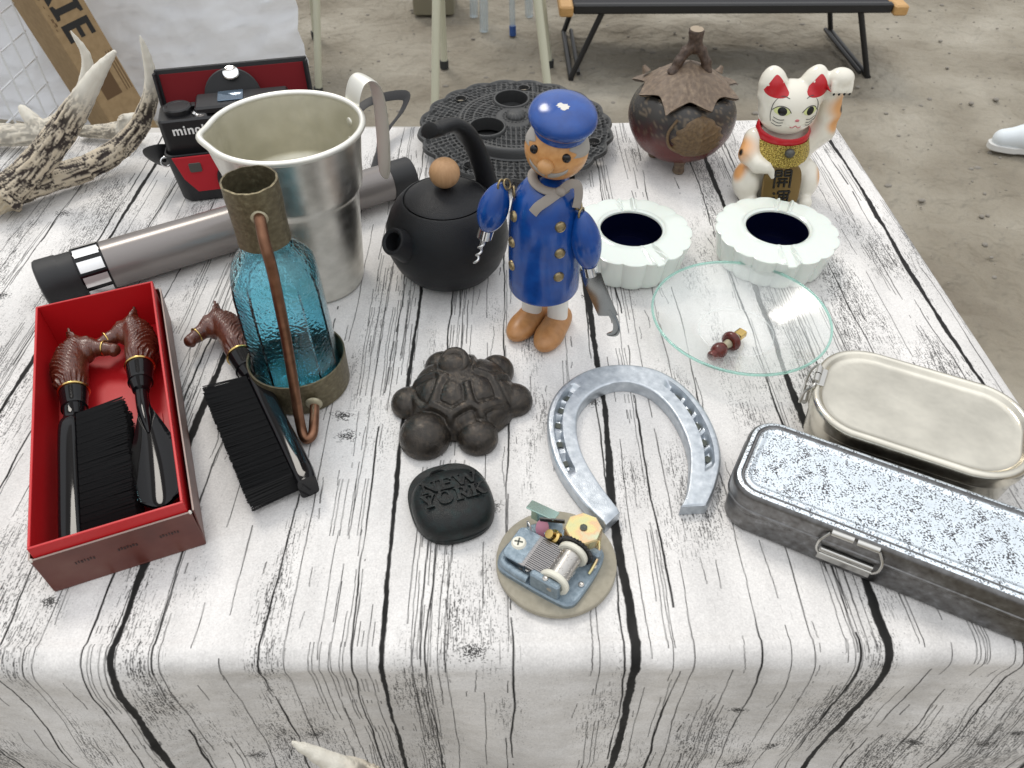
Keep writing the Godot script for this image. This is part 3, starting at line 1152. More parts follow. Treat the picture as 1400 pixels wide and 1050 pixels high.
func blue_bottle() -> void:
	var t := thing("blue_glass_bottle", "hammered blue glass bottle with brass neck and foot and a bent copper tube", "bottle", Vector3(-15.0, 0, -40.6))
	var loop := func(w: float, y: float) -> PackedVector3Array:
		var l := PackedVector3Array()
		var pts := PackedVector2Array()
		var c := w * 0.60
		for q in 4:
			var r := Transform2D(q * PI / 2, Vector2.ZERO)
			pts.append(r * Vector2(w, -c))
			pts.append(r * Vector2(w, c))
		for k in 8:
			for s in 5:
				var p := pts[k].lerp(pts[(k + 1) % 8], s / 5.0)
				p = p.lerp(p.normalized() * w * 1.04, 0.30 + 0.7 * smoothstep(9.8, 12.0, y))
				p = p.rotated(deg_to_rad(-12))
				l.append(Vector3(p.x, y, p.y))
		return l
	var loops := []
	for q in [[2.5, 0.45], [2.82, 0.6], [2.9, 1.2], [2.88, 3.5], [2.82, 6.5], [2.76, 9.4], [2.68, 10.2], [2.45, 10.85], [2.0, 11.5], [1.6, 12.0], [1.46, 12.4], [1.42, 13.6]]:
		loops.append(loop.call(q[0], q[1]))
	for q in [[1.16, 13.6], [1.18, 12.4], [1.38, 11.85], [1.8, 11.25], [2.2, 10.6], [2.42, 9.95], [2.50, 9.0], [2.56, 6.5], [2.62, 3.5], [2.62, 1.9], [2.4, 1.4]]:
		loops.append(loop.call(q[0], q[1]))
	part("glass_body", Soup.new().loft(loops).mesh(32.0), mats.blue_glass, t)
	part("base_cup", Soup.new().lathe([Vector2(0, 0), Vector2(3.3, 0), Vector2(3.42, 0.15), Vector2(3.46, 2.75), Vector2(3.4, 2.8), Vector2(3.32, 2.75), Vector2(3.28, 0.4), Vector2(0, 0.38)], 64).mesh(), mats.patina_brass, t)
	var dent := fnl(71, 0.6, 2)
	var collar := func(p: Vector3, a: float, _i: int) -> Vector3:
		var k := 1.0 + 0.02 * dent.get_noise_2d(cos(a) * 2.0, sin(a) * 2.0) + 0.012 * dent.get_noise_2d(a * 3.0, p.y)
		return Vector3(p.x * k, p.y + (0.06 * dent.get_noise_2d(cos(a) * 3.0 + 9.0, sin(a) * 3.0) if p.y > 16.0 else 0.0), p.z * k)
	var pr := [Vector2(1.5, 12.55)]
	for i in 12:
		pr.append(Vector2(1.66 - 0.03 * sin(i * 0.5), 12.6 + 4.1 * i / 11.0))
	pr += [Vector2(1.56, 16.72), Vector2(1.54, 14.0), Vector2(1.5, 12.7)]
	part("neck_collar", Soup.new().lathe(pr, 56, collar).mesh(), mats.patina_brass, t)
	var path := curve([Vector3(0.55, 15.1, 1.45), Vector3(0.75, 15.15, 2.0), Vector3(1.0, 14.3, 2.9), Vector3(1.2, 12.9, 3.4), Vector3(1.2, 10.7, 3.7), Vector3(1.1, 7.4, 4.0), Vector3(1.0, 4.0, 4.6), Vector3(1.0, 1.4, 5.3), Vector3(1.3, 0.5, 6.0), Vector3(1.75, 0.55, 5.7), Vector3(1.75, 0.9, 4.6), Vector3(1.6, 1.2, 3.2)], 70)
	part("copper_tube", Soup.new().tube(path, 0.34, 16).mesh(80.0), mats.copper, t)
	part("solder", Soup.new().ball(Vector3(0.6, 15.1, 1.6), Vector3(0.55, 0.5, 0.22), 16, 8).mesh(80.0), mats.brass_edge, t)
	part("solder", Soup.new().ball(Vector3(1.6, 1.25, 3.4), Vector3(0.6, 0.55, 0.25), 16, 8).mesh(80.0), mats.brass_edge, t)


func kettle() -> void:
	var t := thing("iron_kettle", "small matt black kettle with a round wooden lid knob, beside the sailor doll", "kettle", Vector3(-4.8, 0, -54.4))
	part("body", Soup.new().lathe([Vector2(0, 0), Vector2(2.9, 0), Vector2(3.3, 0.12), Vector2(3.9, 0.6), Vector2(4.55, 1.5), Vector2(4.98, 2.6), Vector2(5.12, 3.6), Vector2(4.98, 4.7), Vector2(4.6, 5.7), Vector2(4.1, 6.5), Vector2(3.6, 7.02), Vector2(3.42, 7.12), Vector2(3.34, 7.05), Vector2(3.3, 6.9), Vector2(0, 6.9)], 72).mesh(30.0), mats.iron_black, t)
	var lid := part("lid", Soup.new().lathe([Vector2(3.0, 6.92), Vector2(3.22, 7.0), Vector2(3.26, 7.12), Vector2(3.1, 7.25), Vector2(2.4, 7.62), Vector2(1.5, 7.93), Vector2(0.8, 8.08), Vector2(0, 8.1)], 64).mesh(30.0), mats.iron_black, t)
	part("knob", Soup.new().ball(Vector3(0.1, 9.28, 0), Vector3(1.22, 1.2, 1.22), 32, 20).mesh(60.0), mats.maple, lid)
	var d := Vector3(-0.69, 0, 0.72)
	var a := d * 3.6 + Vector3(0, 3.9, 0)
	var b := d * 5.75 + Vector3(0, 5.75, 0)
	var n := (b - a).normalized()
	var l := a.distance_to(b)
	part("spout", Soup.new().towards(a, b).lathe([Vector2(1.55, -0.3), Vector2(1.42, 0.3), Vector2(1.2, l * 0.55), Vector2(1.08, l - 0.1), Vector2(1.03, l), Vector2(0.92, l + 0.02), Vector2(0.74, l - 0.08), Vector2(0.68, l - 0.6), Vector2(0.66, l - 2.2), Vector2(0, l - 2.3)], 32).mesh(35.0), mats.iron_black, t)
	var hp := curve([Vector3(3.4, 6.4, -2.7), Vector3(3.1, 7.6, -3.0), Vector3(2.5, 9.6, -3.1), Vector3(1.75, 11.2, -2.9), Vector3(0.9, 12.0, -2.5), Vector3(0.1, 12.1, -2.0), Vector3(-0.5, 12.05, -1.5), Vector3(-1.0, 12.25, -1.1)], 36)
	var hr := []
	for i in hp.size():
		hr.append(1.15 - 0.20 * i / 36.0 + (0.10 * smoothstep(28, 34, i)) - (0.35 if i >= 36 else 0.0))
	part("handle", Soup.new().tube(hp, hr, 20, 0.58, Vector3(-0.7, 0, 0.7)).mesh(60.0), mats.iron_black, t)


func iron_tray() -> void:
	var t := thing("iron_tray", "black cast iron tray with scalloped rim, dimples and round holes, behind the kettle", "tray", Vector3(1.2, 0, -76.6))
	t.rotation_degrees.x = 3.2
	t.position.y += 0.0105
	var small := []
	for k in 7:
		var a := TAU * k / 7.0 + 0.55
		small.append(Vector3(8.55 * cos(a), 8.55 * sin(a), 0.58))
	var big := []
	for k in 3:
		var a := TAU * k / 3.0 + deg_to_rad(96)
		big.append(Vector3(3.65 * cos(a), 3.65 * sin(a), 1.78))
	var edge := func(a: float) -> float: return 9.95 + 0.42 * absf(sin(a * 10.0 + 0.3))
	var pull := func(x: float, z: float, holes: Array, band: float) -> Vector2:
		for q in holes:
			var v := Vector2(x - q.x, z - q.y)
			var l := v.length()
			if absf(l - q.z) < band and l > 0.01:
				v = v / l * q.z
				return Vector2(q.x + v.x, q.y + v.y)
		return Vector2(x, z)
	var in_hole := func(u: float, w: float, holes: Array, r0: float, r1: Callable) -> bool:
		var a := u * TAU
		var r: float = lerpf(r0, r1.call(a), w)
		for q in holes:
			if Vector2(r * cos(a) - q.x, r * sin(a) - q.y).length() < q.z * 0.98:
				return true
		return false
	var dimple := func(r: float, a: float, r0: float, step: float) -> float:
		var i := floorf((r - r0) / step)
		var n := roundf(TAU * (r0 + (i + 0.5) * step) / (step * 1.05))
		var fa := absf(fposmod(a * n / TAU + fposmod(i, 2.0) * 0.5, 1.0) - 0.5) * 2.0
		var fr := absf(fposmod((r - r0) / step, 1.0) - 0.5) * 2.0
		return -0.30 * (1.0 - smoothstep(0.35, 0.75, maxf(fa, fr)))
	# outer plate: top, rim and underside
	var s := Soup.new()
	s.grid(420, 44, func(u: float, w: float) -> Vector3:
		var a := u * TAU
		var r: float = lerpf(4.6, edge.call(a), w)
		var y := 1.0
		var inside: float = edge.call(a) - r
		if inside < 0.42:
			y += 0.16 * smoothstep(0.42, 0.22, inside) - 0.35 * smoothstep(0.14, 0.0, inside)
		elif r > 6.3:
			y += dimple.call(r, a, 6.3, 0.56)
		var p: Vector2 = pull.call(r * cos(a), r * sin(a), small, 0.13)
		return Vector3(p.x, y, -p.y), func(u: float, w: float) -> bool: return in_hole.call(u, w, small, 4.6, edge))
	part("plate", s.mesh(50.0), mats.iron_grey, t)
	var under := Soup.new()
	under.grid(140, 14, func(u: float, w: float) -> Vector3:
		var a := -u * TAU
		var r: float = lerpf(0.02, edge.call(a), w)
		var p: Vector2 = pull.call(r * cos(a), r * sin(a), small, 0.3)
		return Vector3(p.x, 0.62 + (0.2 if w >= 1.0 else 0.0), -p.y), func(u: float, w: float) -> bool: return in_hole.call(-u, w, small, 0.02, edge))
	part("underside", under.mesh(50.0), mats.iron_grey, t)
	for q in small:
		part("hole_rim", Soup.new().lathe([Vector2(0.56, 0.6), Vector2(0.72, 0.98), Vector2(0.70, 1.1), Vector2(0.59, 1.06), Vector2(0.56, 0.62)], 20).mesh(), mats.iron_grey, t, Vector3(q.x, 0, -q.y))
	# raised middle with three large holes and a rosette
	var mid := Soup.new()
	var rr := func(_a: float) -> float: return 6.4
	mid.grid(340, 44, func(u: float, w: float) -> Vector3:
		var a := u * TAU
		var r := lerpf(0.3, 6.4, w)
		var y := 1.95 + 0.35 * (1.0 - pow(r / 6.4, 2.0))
		if r > 5.9:
			y -= 0.85 * pow((r - 5.9) / 0.5, 2.2)
		elif r > 2.0 and r < 5.6:
			y += 0.9 * dimple.call(r, a, 2.0, 0.48)
		var p: Vector2 = pull.call(r * cos(a), r * sin(a), big, 0.16)
		return Vector3(p.x, y, -p.y), func(u: float, w: float) -> bool: return in_hole.call(u, w, big, 0.3, rr))
	mid.lathe([Vector2(6.4, 0.9), Vector2(6.55, 1.0), Vector2(6.4, 1.12)], 80)
	var md := part("raised_centre", mid.mesh(50.0), mats.iron_grey, t)
	for q in big:
		part("hole_collar", Soup.new().lathe([Vector2(1.70, 1.0), Vector2(1.70, 2.3), Vector2(1.76, 2.38), Vector2(1.9, 2.38), Vector2(2.02, 2.26), Vector2(2.06, 1.95)], 48).mesh(), mats.iron_grey, md, Vector3(q.x, 0, -q.y))
	var ro := Soup.new()
	ro.lathe([Vector2(0.95, 2.2), Vector2(0.9, 2.5), Vector2(0.6, 2.75), Vector2(0.2, 2.8), Vector2(0, 2.8)], 64, func(p: Vector3, a: float, i: int) -> Vector3:
		var k := 1.0 + (0.14 * absf(sin(a * 7.0)) if i < 4 else 0.0)
		return Vector3(p.x * k, p.y, p.z * k))
	for k in 20:
		var a := TAU * k / 20
		ro.ball(Vector3(1.28 * cos(a), 2.26, 1.28 * sin(a)), Vector3.ONE * 0.13, 8, 5)
	part("rosette", ro.mesh(50.0), mats.iron_grey, md)
	for k in 3:
		var a := TAU * k / 3 + 0.4
		part("foot", Soup.new().lathe([Vector2(0, -0.45), Vector2(0.5, -0.45), Vector2(0.62, 0.62)], 20).mesh(), mats.iron_grey, t, Vector3(7.6 * cos(a), 0, 7.6 * sin(a)))


func ashtray(at: Vector3, turn: float, label: String, _s: float) -> void:
	var t := thing("ashtray", label, "ashtray", at, turn, "celadon scalloped ashtrays")
	var n := 16
	var lobes := func(p: Vector3, a: float, i: int) -> Vector3:
		var w := smoothstep(3.2, 4.6, Vector2(p.x, p.z).length())
		var k := 1.0 - 0.046 * w * pow(1.0 - absf(sin(a * n / 2.0)), 1.6) if i > 0 else 1.0
		var y := p.y
		# two rests for cigarettes, front and back
		for c in [PI * 0.42, PI * 1.55]:
			var d := absf(wrapf(a - c, -PI, PI)) * Vector2(p.x, p.z).length()
			if i > 4 and i < 12:
				y -= 0.17 * smoothstep(0.50, 0.36, d)
				y += 0.13 * smoothstep(0.20, 0.06, absf(d - 0.62)) * (0.4 if i > 9 or i < 7 else 1.0)
		return Vector3(p.x * k, y, p.z * k)
	var pr := [Vector2(0, 0.05), Vector2(4.3, 0.0), Vector2(4.55, 0.12), Vector2(4.75, 0.6), Vector2(5.1, 2.5), Vector2(5.22, 2.82), Vector2(5.2, 2.94), Vector2(5.05, 3.0), Vector2(4.4, 3.06), Vector2(3.3, 3.12), Vector2(3.02, 3.16), Vector2(2.86, 3.28), Vector2(2.66, 3.16), Vector2(2.62, 3.0)]
	part("body", Soup.new().lathe(pr, 240, lobes).mesh(36.0), mats.celadon, t)
	part("bowl", Soup.new().lathe([Vector2(2.62, 3.02), Vector2(2.66, 2.5), Vector2(2.9, 1.2), Vector2(2.6, 0.6), Vector2(0, 0.5)], 72).mesh(60.0), mats.cobalt_glaze, t)


func glass_dish() -> void:
	var t := thing("glass_dish", "clear round glass dish with a green edge, holding a red bead pendant", "dish", Vector3(18.15, 0, -45.7))
	var wave := fnl(72, 0.5, 2)
	part("bowl", Soup.new().lathe([Vector2(0, 0.06), Vector2(1.5, 0.06), Vector2(2.6, 0.07), Vector2(3.2, 0.14), Vector2(3.8, 0.36), Vector2(4.8, 0.87), Vector2(5.9, 1.46), Vector2(6.78, 1.92), Vector2(6.82, 1.98), Vector2(6.76, 2.04), Vector2(5.84, 1.62), Vector2(4.74, 1.04), Vector2(3.74, 0.55), Vector2(3.16, 0.33), Vector2(2.6, 0.26), Vector2(1.5, 0.24), Vector2(0, 0.24)], 96, func(p: Vector3, _a: float, _i: int) -> Vector3:
		return p + Vector3(0, 0.10 * wave.get_noise_2d(p.x, p.z) * smoothstep(6.5, 2.0, p.length()), 0)).mesh(60.0), mats.thin_glass, t)
	part("foot_ring", Soup.new().at(Vector3(0, 0.2, 0)).ring(2.9, 0.06, 80, 8, 0.8).mesh(80.0), mats.thin_glass, t)
	part("edge", Soup.new().at(Vector3(0, 1.98, 0)).ring(6.76, 0.10, 128, 10, 1.3).mesh(80.0), mats.green_glass, t)

	var b := thing("bead_pendant", "little dark red stone bead figure with a gold bail, lying in the glass dish", "pendant", Vector3(16.9, 0.72, -43.6), 42.0)
	part("head_bead", Soup.new().at(Vector3(-1.0, 0, 0)).ball(Vector3.ZERO, Vector3(0.72, 0.62, 0.62), 24, 14).mesh(60.0), mats.carnelian, b)
	part("end_bead", Soup.new().at(Vector3(-1.72, -0.02, 0), Vector3(0, 0, 90)).lathe([Vector2(0.2, -0.2), Vector2(0.38, -0.12), Vector2(0.4, 0.2), Vector2(0.34, 0.32), Vector2(0.22, 0.3), Vector2(0.18, 0.12), Vector2(0, 0.12)], 24).mesh(), mats.carnelian, b)
	part("waist_bead", Soup.new().at(Vector3(-0.2, 0, 0), Vector3(0, 0, 90)).lathe([Vector2(0.36, -0.4), Vector2(0.3, 0.0), Vector2(0.36, 0.4)], 24).mesh(60.0), mats.brass_edge, b)
	part("ring_bead", Soup.new().at(Vector3(0.55, 0.02, 0), Vector3(0, 0, 90)).ring(0.46, 0.34, 28, 12).mesh(80.0), mats.carnelian, b)
	part("end_cap", Soup.new().at(Vector3(1.05, 0.02, 0)).ball(Vector3.ZERO, Vector3(0.3, 0.42, 0.42), 18, 10).mesh(60.0), mats.brass_edge, b)
	part("bail", Soup.new().at(Vector3(1.3, 0.05, 0), Vector3(0, 0, -90)).block(Vector3.ZERO, 0.62, 0.75, 0.75, 0.16, 0.06, 2).mesh(20.0), mats.gold, b)


func horseshoe() -> void:
	var t := thing("horseshoe", "galvanised grey horseshoe with punched nail grooves, open end towards the viewer", "horseshoe", Vector3(8.8, 0, -35.0))
	var o := [Vector2(6.0, -27.1), Vector2(4.5, -29.2), Vector2(3.2, -32.1), Vector2(2.8, -35.4), Vector2(3.3, -37.8), Vector2(4.5, -39.6), Vector2(6.4, -40.9), Vector2(8.6, -41.3), Vector2(10.9, -40.8), Vector2(12.6, -39.3), Vector2(13.7, -37.1), Vector2(14.2, -34.6), Vector2(14.1, -32.3), Vector2(13.4, -30.2), Vector2(12.5, -28.5)]
	var n := [Vector2(7.0, -28.1), Vector2(5.8, -30.5), Vector2(5.0, -32.8), Vector2(4.8, -34.9), Vector2(5.1, -36.8), Vector2(6.0, -38.2), Vector2(7.3, -39.1), Vector2(8.8, -39.35), Vector2(10.3, -38.6), Vector2(11.4, -36.9), Vector2(12.0, -34.7), Vector2(12.1, -32.6), Vector2(11.7, -30.6), Vector2(11.3, -29.3), Vector2(10.8, -28.4)]
	var oo := curve(o, 240)
	var ii := curve(n, 240)
	var nails := [0.14, 0.185, 0.23, 0.275, 0.32, 0.645, 0.69, 0.735, 0.78, 0.825]
	var holes := Soup.new()
	var s := Soup.new()
	var H := 0.95
	var prof := [[0.0, 0.0], [0.0, 0.5], [0.0, H - 0.12], [0.05, H - 0.02], [0.10, H], [0.2, H], [0.26, H], [0.29, H], [0.33, H], [0.37, H], [0.41, H], [0.45, H], [0.48, H], [0.52, H], [0.7, H], [0.9, H], [0.96, H - 0.03], [1.0, H - 0.14], [1.0, 0.5], [1.0, 0.0]]
	s.grid(240, prof.size() - 1, func(u: float, w: float) -> Vector3:
		var k := roundi(u * 240)
		var q: Array = prof[roundi(w * (prof.size() - 1))]
		var p: Vector2 = oo[k].lerp(ii[k], q[0])
		var y: float = q[1]
		if y > 0.6:
			var end := minf(k, 240 - k)
			y -= 0.12 * smoothstep(3.0, 0.0, end)
			var dark := smoothstep(0.108, 0.125, u) * smoothstep(0.362, 0.345, u) + smoothstep(0.603, 0.62, u) * smoothstep(0.872, 0.852, u)
			if dark > 0.0:
				y -= 0.26 * dark * smoothstep(0.15, 0.10, absf(q[0] - 0.37))
				for c in nails:
					y -= 0.42 * smoothstep(0.019, 0.011, absf(u - c)) * smoothstep(0.12, 0.07, absf(q[0] - 0.37))
		return Vector3(p.x - 8.8, y, p.y + 35.0))
	# heels and sole
	for k in [0, 240]:
		var a := Vector3(oo[k].x - 8.8, 0, oo[k].y + 35.0)
		var b := Vector3(ii[k].x - 8.8, 0, ii[k].y + 35.0)
		s.quad(a, b, b + Vector3(0, H - 0.14, 0), a + Vector3(0, H - 0.14, 0))
	part("shoe_body", s.mesh(40.0), mats.zinc, t)
	for c in nails:
		var k := roundi(c * 240)
		var p: Vector2 = oo[k].lerp(ii[k], 0.37)
		var d: Vector2 = (oo[k] - ii[k]).normalized()
		part("nail_hole", Soup.new().block(Vector3.ZERO, 0.50, 0.05, 0.46, 0.04, 0.01, 1).mesh(), mats.zinc_dark, t, Vector3(p.x - 8.8, 0.32, p.y + 35.0), Vector3(0, rad_to_deg(-d.angle()), 0))


func turtle() -> void:
	var t := thing("iron_turtle", "dark brown cast iron turtle with a plated shell, beside the horseshoe", "figurine", Vector3(-3.2, 0, -37.6))
	var f := Field.new(Vector3(-6.2, -0.3, -6.2), Vector3(6.2, 4.1, 5.6), 0.10)
	f.ell(Vector3(0.1, 0.2, -0.6), Vector3(3.9, 2.9, 3.7), 0.1)
	f.ell(Vector3(-2.35, 0.55, 3.0), Vector3(1.75, 1.65, 1.75), 0.14)
	f.ell(Vector3(1.25, 0.45, 3.0), Vector3(1.40, 1.3, 1.4), 0.14)
	f.ell(Vector3(-3.75, 0.4, -0.3), Vector3(1.25, 1.15, 1.3), 0.14)
	f.ell(Vector3(3.75, 0.4, -0.5), Vector3(1.35, 1.2, 1.35), 0.18)
	f.ell(Vector3(-1.5, 0.45, -3.9), Vector3(1.35, 1.25, 1.3), 0.14)
	f.ell(Vector3(2.5, 0.45, -3.5), Vector3(1.3, 1.2, 1.3), 0.14)
	f.ell(Vector3(-0.4, 2.95, -1.7), Vector3(1.25, 0.75, 0.95), 0.25)
	f.brick(Vector3(0, -1, 0), Vector3(9, 1.02, 9), 0.02, 0.04, Vector3.ZERO, true)
	f.cap(Vector3(-0.5, 3.9, -1.5), Vector3(0.4, 3.8, -2.0), 0.16, 0.12, 0.05, true)
	var cells := [Vector2(-0.55, 0.75), Vector2(1.65, 0.3), Vector2(-2.5, 0.1), Vector2(3.5, -0.5), Vector2(-0.4, -1.8), Vector2(2.1, -2.1), Vector2(-2.6, -2.2), Vector2(0.6, 3.2), Vector2(-1.9, 2.9), Vector2(2.9, 2.4), Vector2(-4.1, 0.9)]
	var wn := fnl(73, 3.0, 3)
	var m := f.mesh(null, func(p: Vector3, n: Vector3) -> float:
		var s := 0.02 * wn.get_noise_3d(p.x, p.y, p.z)
		var on := Vector2((p.x - 0.1) / 3.7, (p.z + 0.6) / 3.5).length()
		if on < 1.0 and p.y > 0.7 and p.y < 3.02 and n.y > 0.2:
			var d1 := 99.0
			var d2 := 99.0
			for c in cells:
				var d: float = Vector2(p.x, p.z).distance_to(c)
				if d < d1:
					d2 = d1
					d1 = d
				elif d < d2:
					d2 = d
			var e := (d2 - d1) * 0.5
			s += (0.17 * smoothstep(0.26, 0.10, e) - 0.12 * smoothstep(0.10, 0.0, absf(e - 0.34)) + 0.10 * smoothstep(0.4, 0.9, e)) * smoothstep(1.0, 0.88, on)
		return s)
	part("shell_body", m, mats.iron_brown, t)
	part("loop", Soup.new().at(Vector3(-0.4, 3.25, -1.65), Vector3(24, 0, 6)).ring(0.72, 0.36, 36, 14, 0.85).mesh(80.0), mats.iron_brown, t)


func bell() -> void:
	var t := thing("iron_souvenir", "black oval cast iron souvenir embossed NEW YORK, with a hanging hole", "souvenir", Vector3(-3.55, 0, -29.3), 18.0)
	# flat flange with its hanging hole, the hole joined to the rim by a hairline slit
	var flange := PackedVector2Array()
	var n := 72
	for j in n + 1:
		var a := -PI / 2 + 0.20 + TAU * j / n
		if j == n:
			a -= 0.002
		flange.append(Vector2(2.62 * signf(cos(a)) * pow(absf(cos(a)), 0.8), 3.02 * signf(sin(a)) * pow(absf(sin(a)), 0.8)))
	for j in 25:
		var a := PI * 0.42 - TAU * 0.999 * j / 24.0 - PI * 0.9
		flange.append(Vector2(-0.25 + 0.50 * cos(a), -2.40 + 0.27 * sin(a)))
	part("flange", Soup.new().prism(flange, 0.18, 0.50, 0.03).mesh(30.0), mats.iron_green, t)
	var loops := []
	for q in [[5.0, 4.75, 0.3], [5.12, 4.9, 0.7], [5.0, 4.8, 1.15], [4.6, 4.4, 1.52], [3.9, 3.7, 1.76], [2.8, 2.7, 1.9], [1.4, 1.4, 1.95], [0.3, 0.3, 1.96]]:
		loops.append(Soup.oval(q[0], q[1], 2.5, q[2], 64))
	part("dome", Soup.new().at(Vector3(0, 0, 0.55)).loft(loops).mesh(60.0), mats.iron_green, t)
	for k in 2:
		var lm := part("lettering", lettering(["NEW", "YORK"][k], 0.95, 0.13, "Droid Serif", true), mats.iron_green, t, Vector3(0.05, 1.985 + k * 0.02, -0.25 + k * 1.02), Vector3(-90 - (7 - k * 7), 0, 0))
		lm.scale = Vector3(1.12 if k == 0 else 1.05, 1, 1)
	var no := Soup.new()
	no.tube(curve([Vector3(0.55, 1.80, 1.2), Vector3(0.62, 1.62, 1.95), Vector3(0.62, 1.0, 2.75)], 8), 0.13, 8)
	part("seam", no.mesh(60.0), mats.iron_green, t)


func telescope() -> void:
	# lies on the table, eyepiece end at the left
	var a := Vector3(-37.4, 0, -49.9)
	var b := Vector3(-8.9, 0, -66.8)
	var L := a.distance_to(b)
	var t := thing("telescope", "grey telescope with black ends and a chrome band, lying behind the red box", "telescope", (a + b) / 2, rad_to_deg(atan2(-(b.z - a.z), b.x - a.x)))
	var tube := func(pr: Array) -> Soup:
		return Soup.new().at(Vector3(-L / 2, 2.05, 0), Vector3(0, 0, -90)).lathe(pr, 56)
	part("end_cap", tube.call([Vector2(0, 0), Vector2(1.6, 0), Vector2(1.85, 0.1), Vector2(1.95, 0.3), Vector2(1.95, 1.7), Vector2(1.88, 1.8), Vector2(1.88, 3.3), Vector2(0, 3.3)]).mesh(), mats.black_leatherette, t)
	part("band", tube.call([Vector2(1.8, 2.95), Vector2(2.0, 2.96), Vector2(2.04, 3.05), Vector2(2.04, 5.05), Vector2(2.0, 5.12), Vector2(1.8, 5.13)]).mesh(), mats.black_gloss, t)
	for k in 10:
		var an := TAU * k / 10.0 + 0.1
		var pl := Soup.new()
		pl.grid(6, 1, func(u: float, w: float) -> Vector3:
			var c := an + (u - 0.5) * 0.44
			return Vector3(-L / 2 + lerpf(3.12, 4.98, w), 2.05 + 2.09 * sin(c), 2.09 * cos(c)))
		part("chrome_plate", pl.mesh(60.0), mats.white_plate, t)
	part("main_tube", tube.call([Vector2(1.9, 5.1), Vector2(1.98, 5.15), Vector2(1.98, 22.6), Vector2(1.9, 22.7), Vector2(0, 22.7)]).mesh(), mats.tube_grey, t)
	var fr := Soup.new().at(Vector3(-L / 2, 2.05, 0), Vector3(0, 0, -90)).lathe([Vector2(1.8, 22.6), Vector2(2.1, 22.65), Vector2(2.14, 22.8), Vector2(2.14, 24.3), Vector2(2.1, 24.45), Vector2(1.7, 24.5)], 120, func(p: Vector3, an: float, i: int) -> Vector3:
		var k := 1.0 - (0.025 if i > 1 and i < 4 and sin(an * 40.0) > 0.0 else 0.0)
		return Vector3(p.x * k, p.y, p.z * k))
	part("focus_ring", fr.mesh(30.0), mats.black_leatherette, t)
	part("draw_tube", tube.call([Vector2(1.7, 24.4), Vector2(1.72, 24.5), Vector2(1.72, 31.0), Vector2(1.6, 31.0)]).mesh(), mats.tube_grey, t)
	part("end_cap", tube.call([Vector2(1.6, 30.6), Vector2(1.78, 30.65), Vector2(1.8, 30.8), Vector2(1.8, 32.9), Vector2(1.7, 33.05), Vector2(1.5, 33.1), Vector2(0, 33.0)]).mesh(), mats.black_leatherette, t)


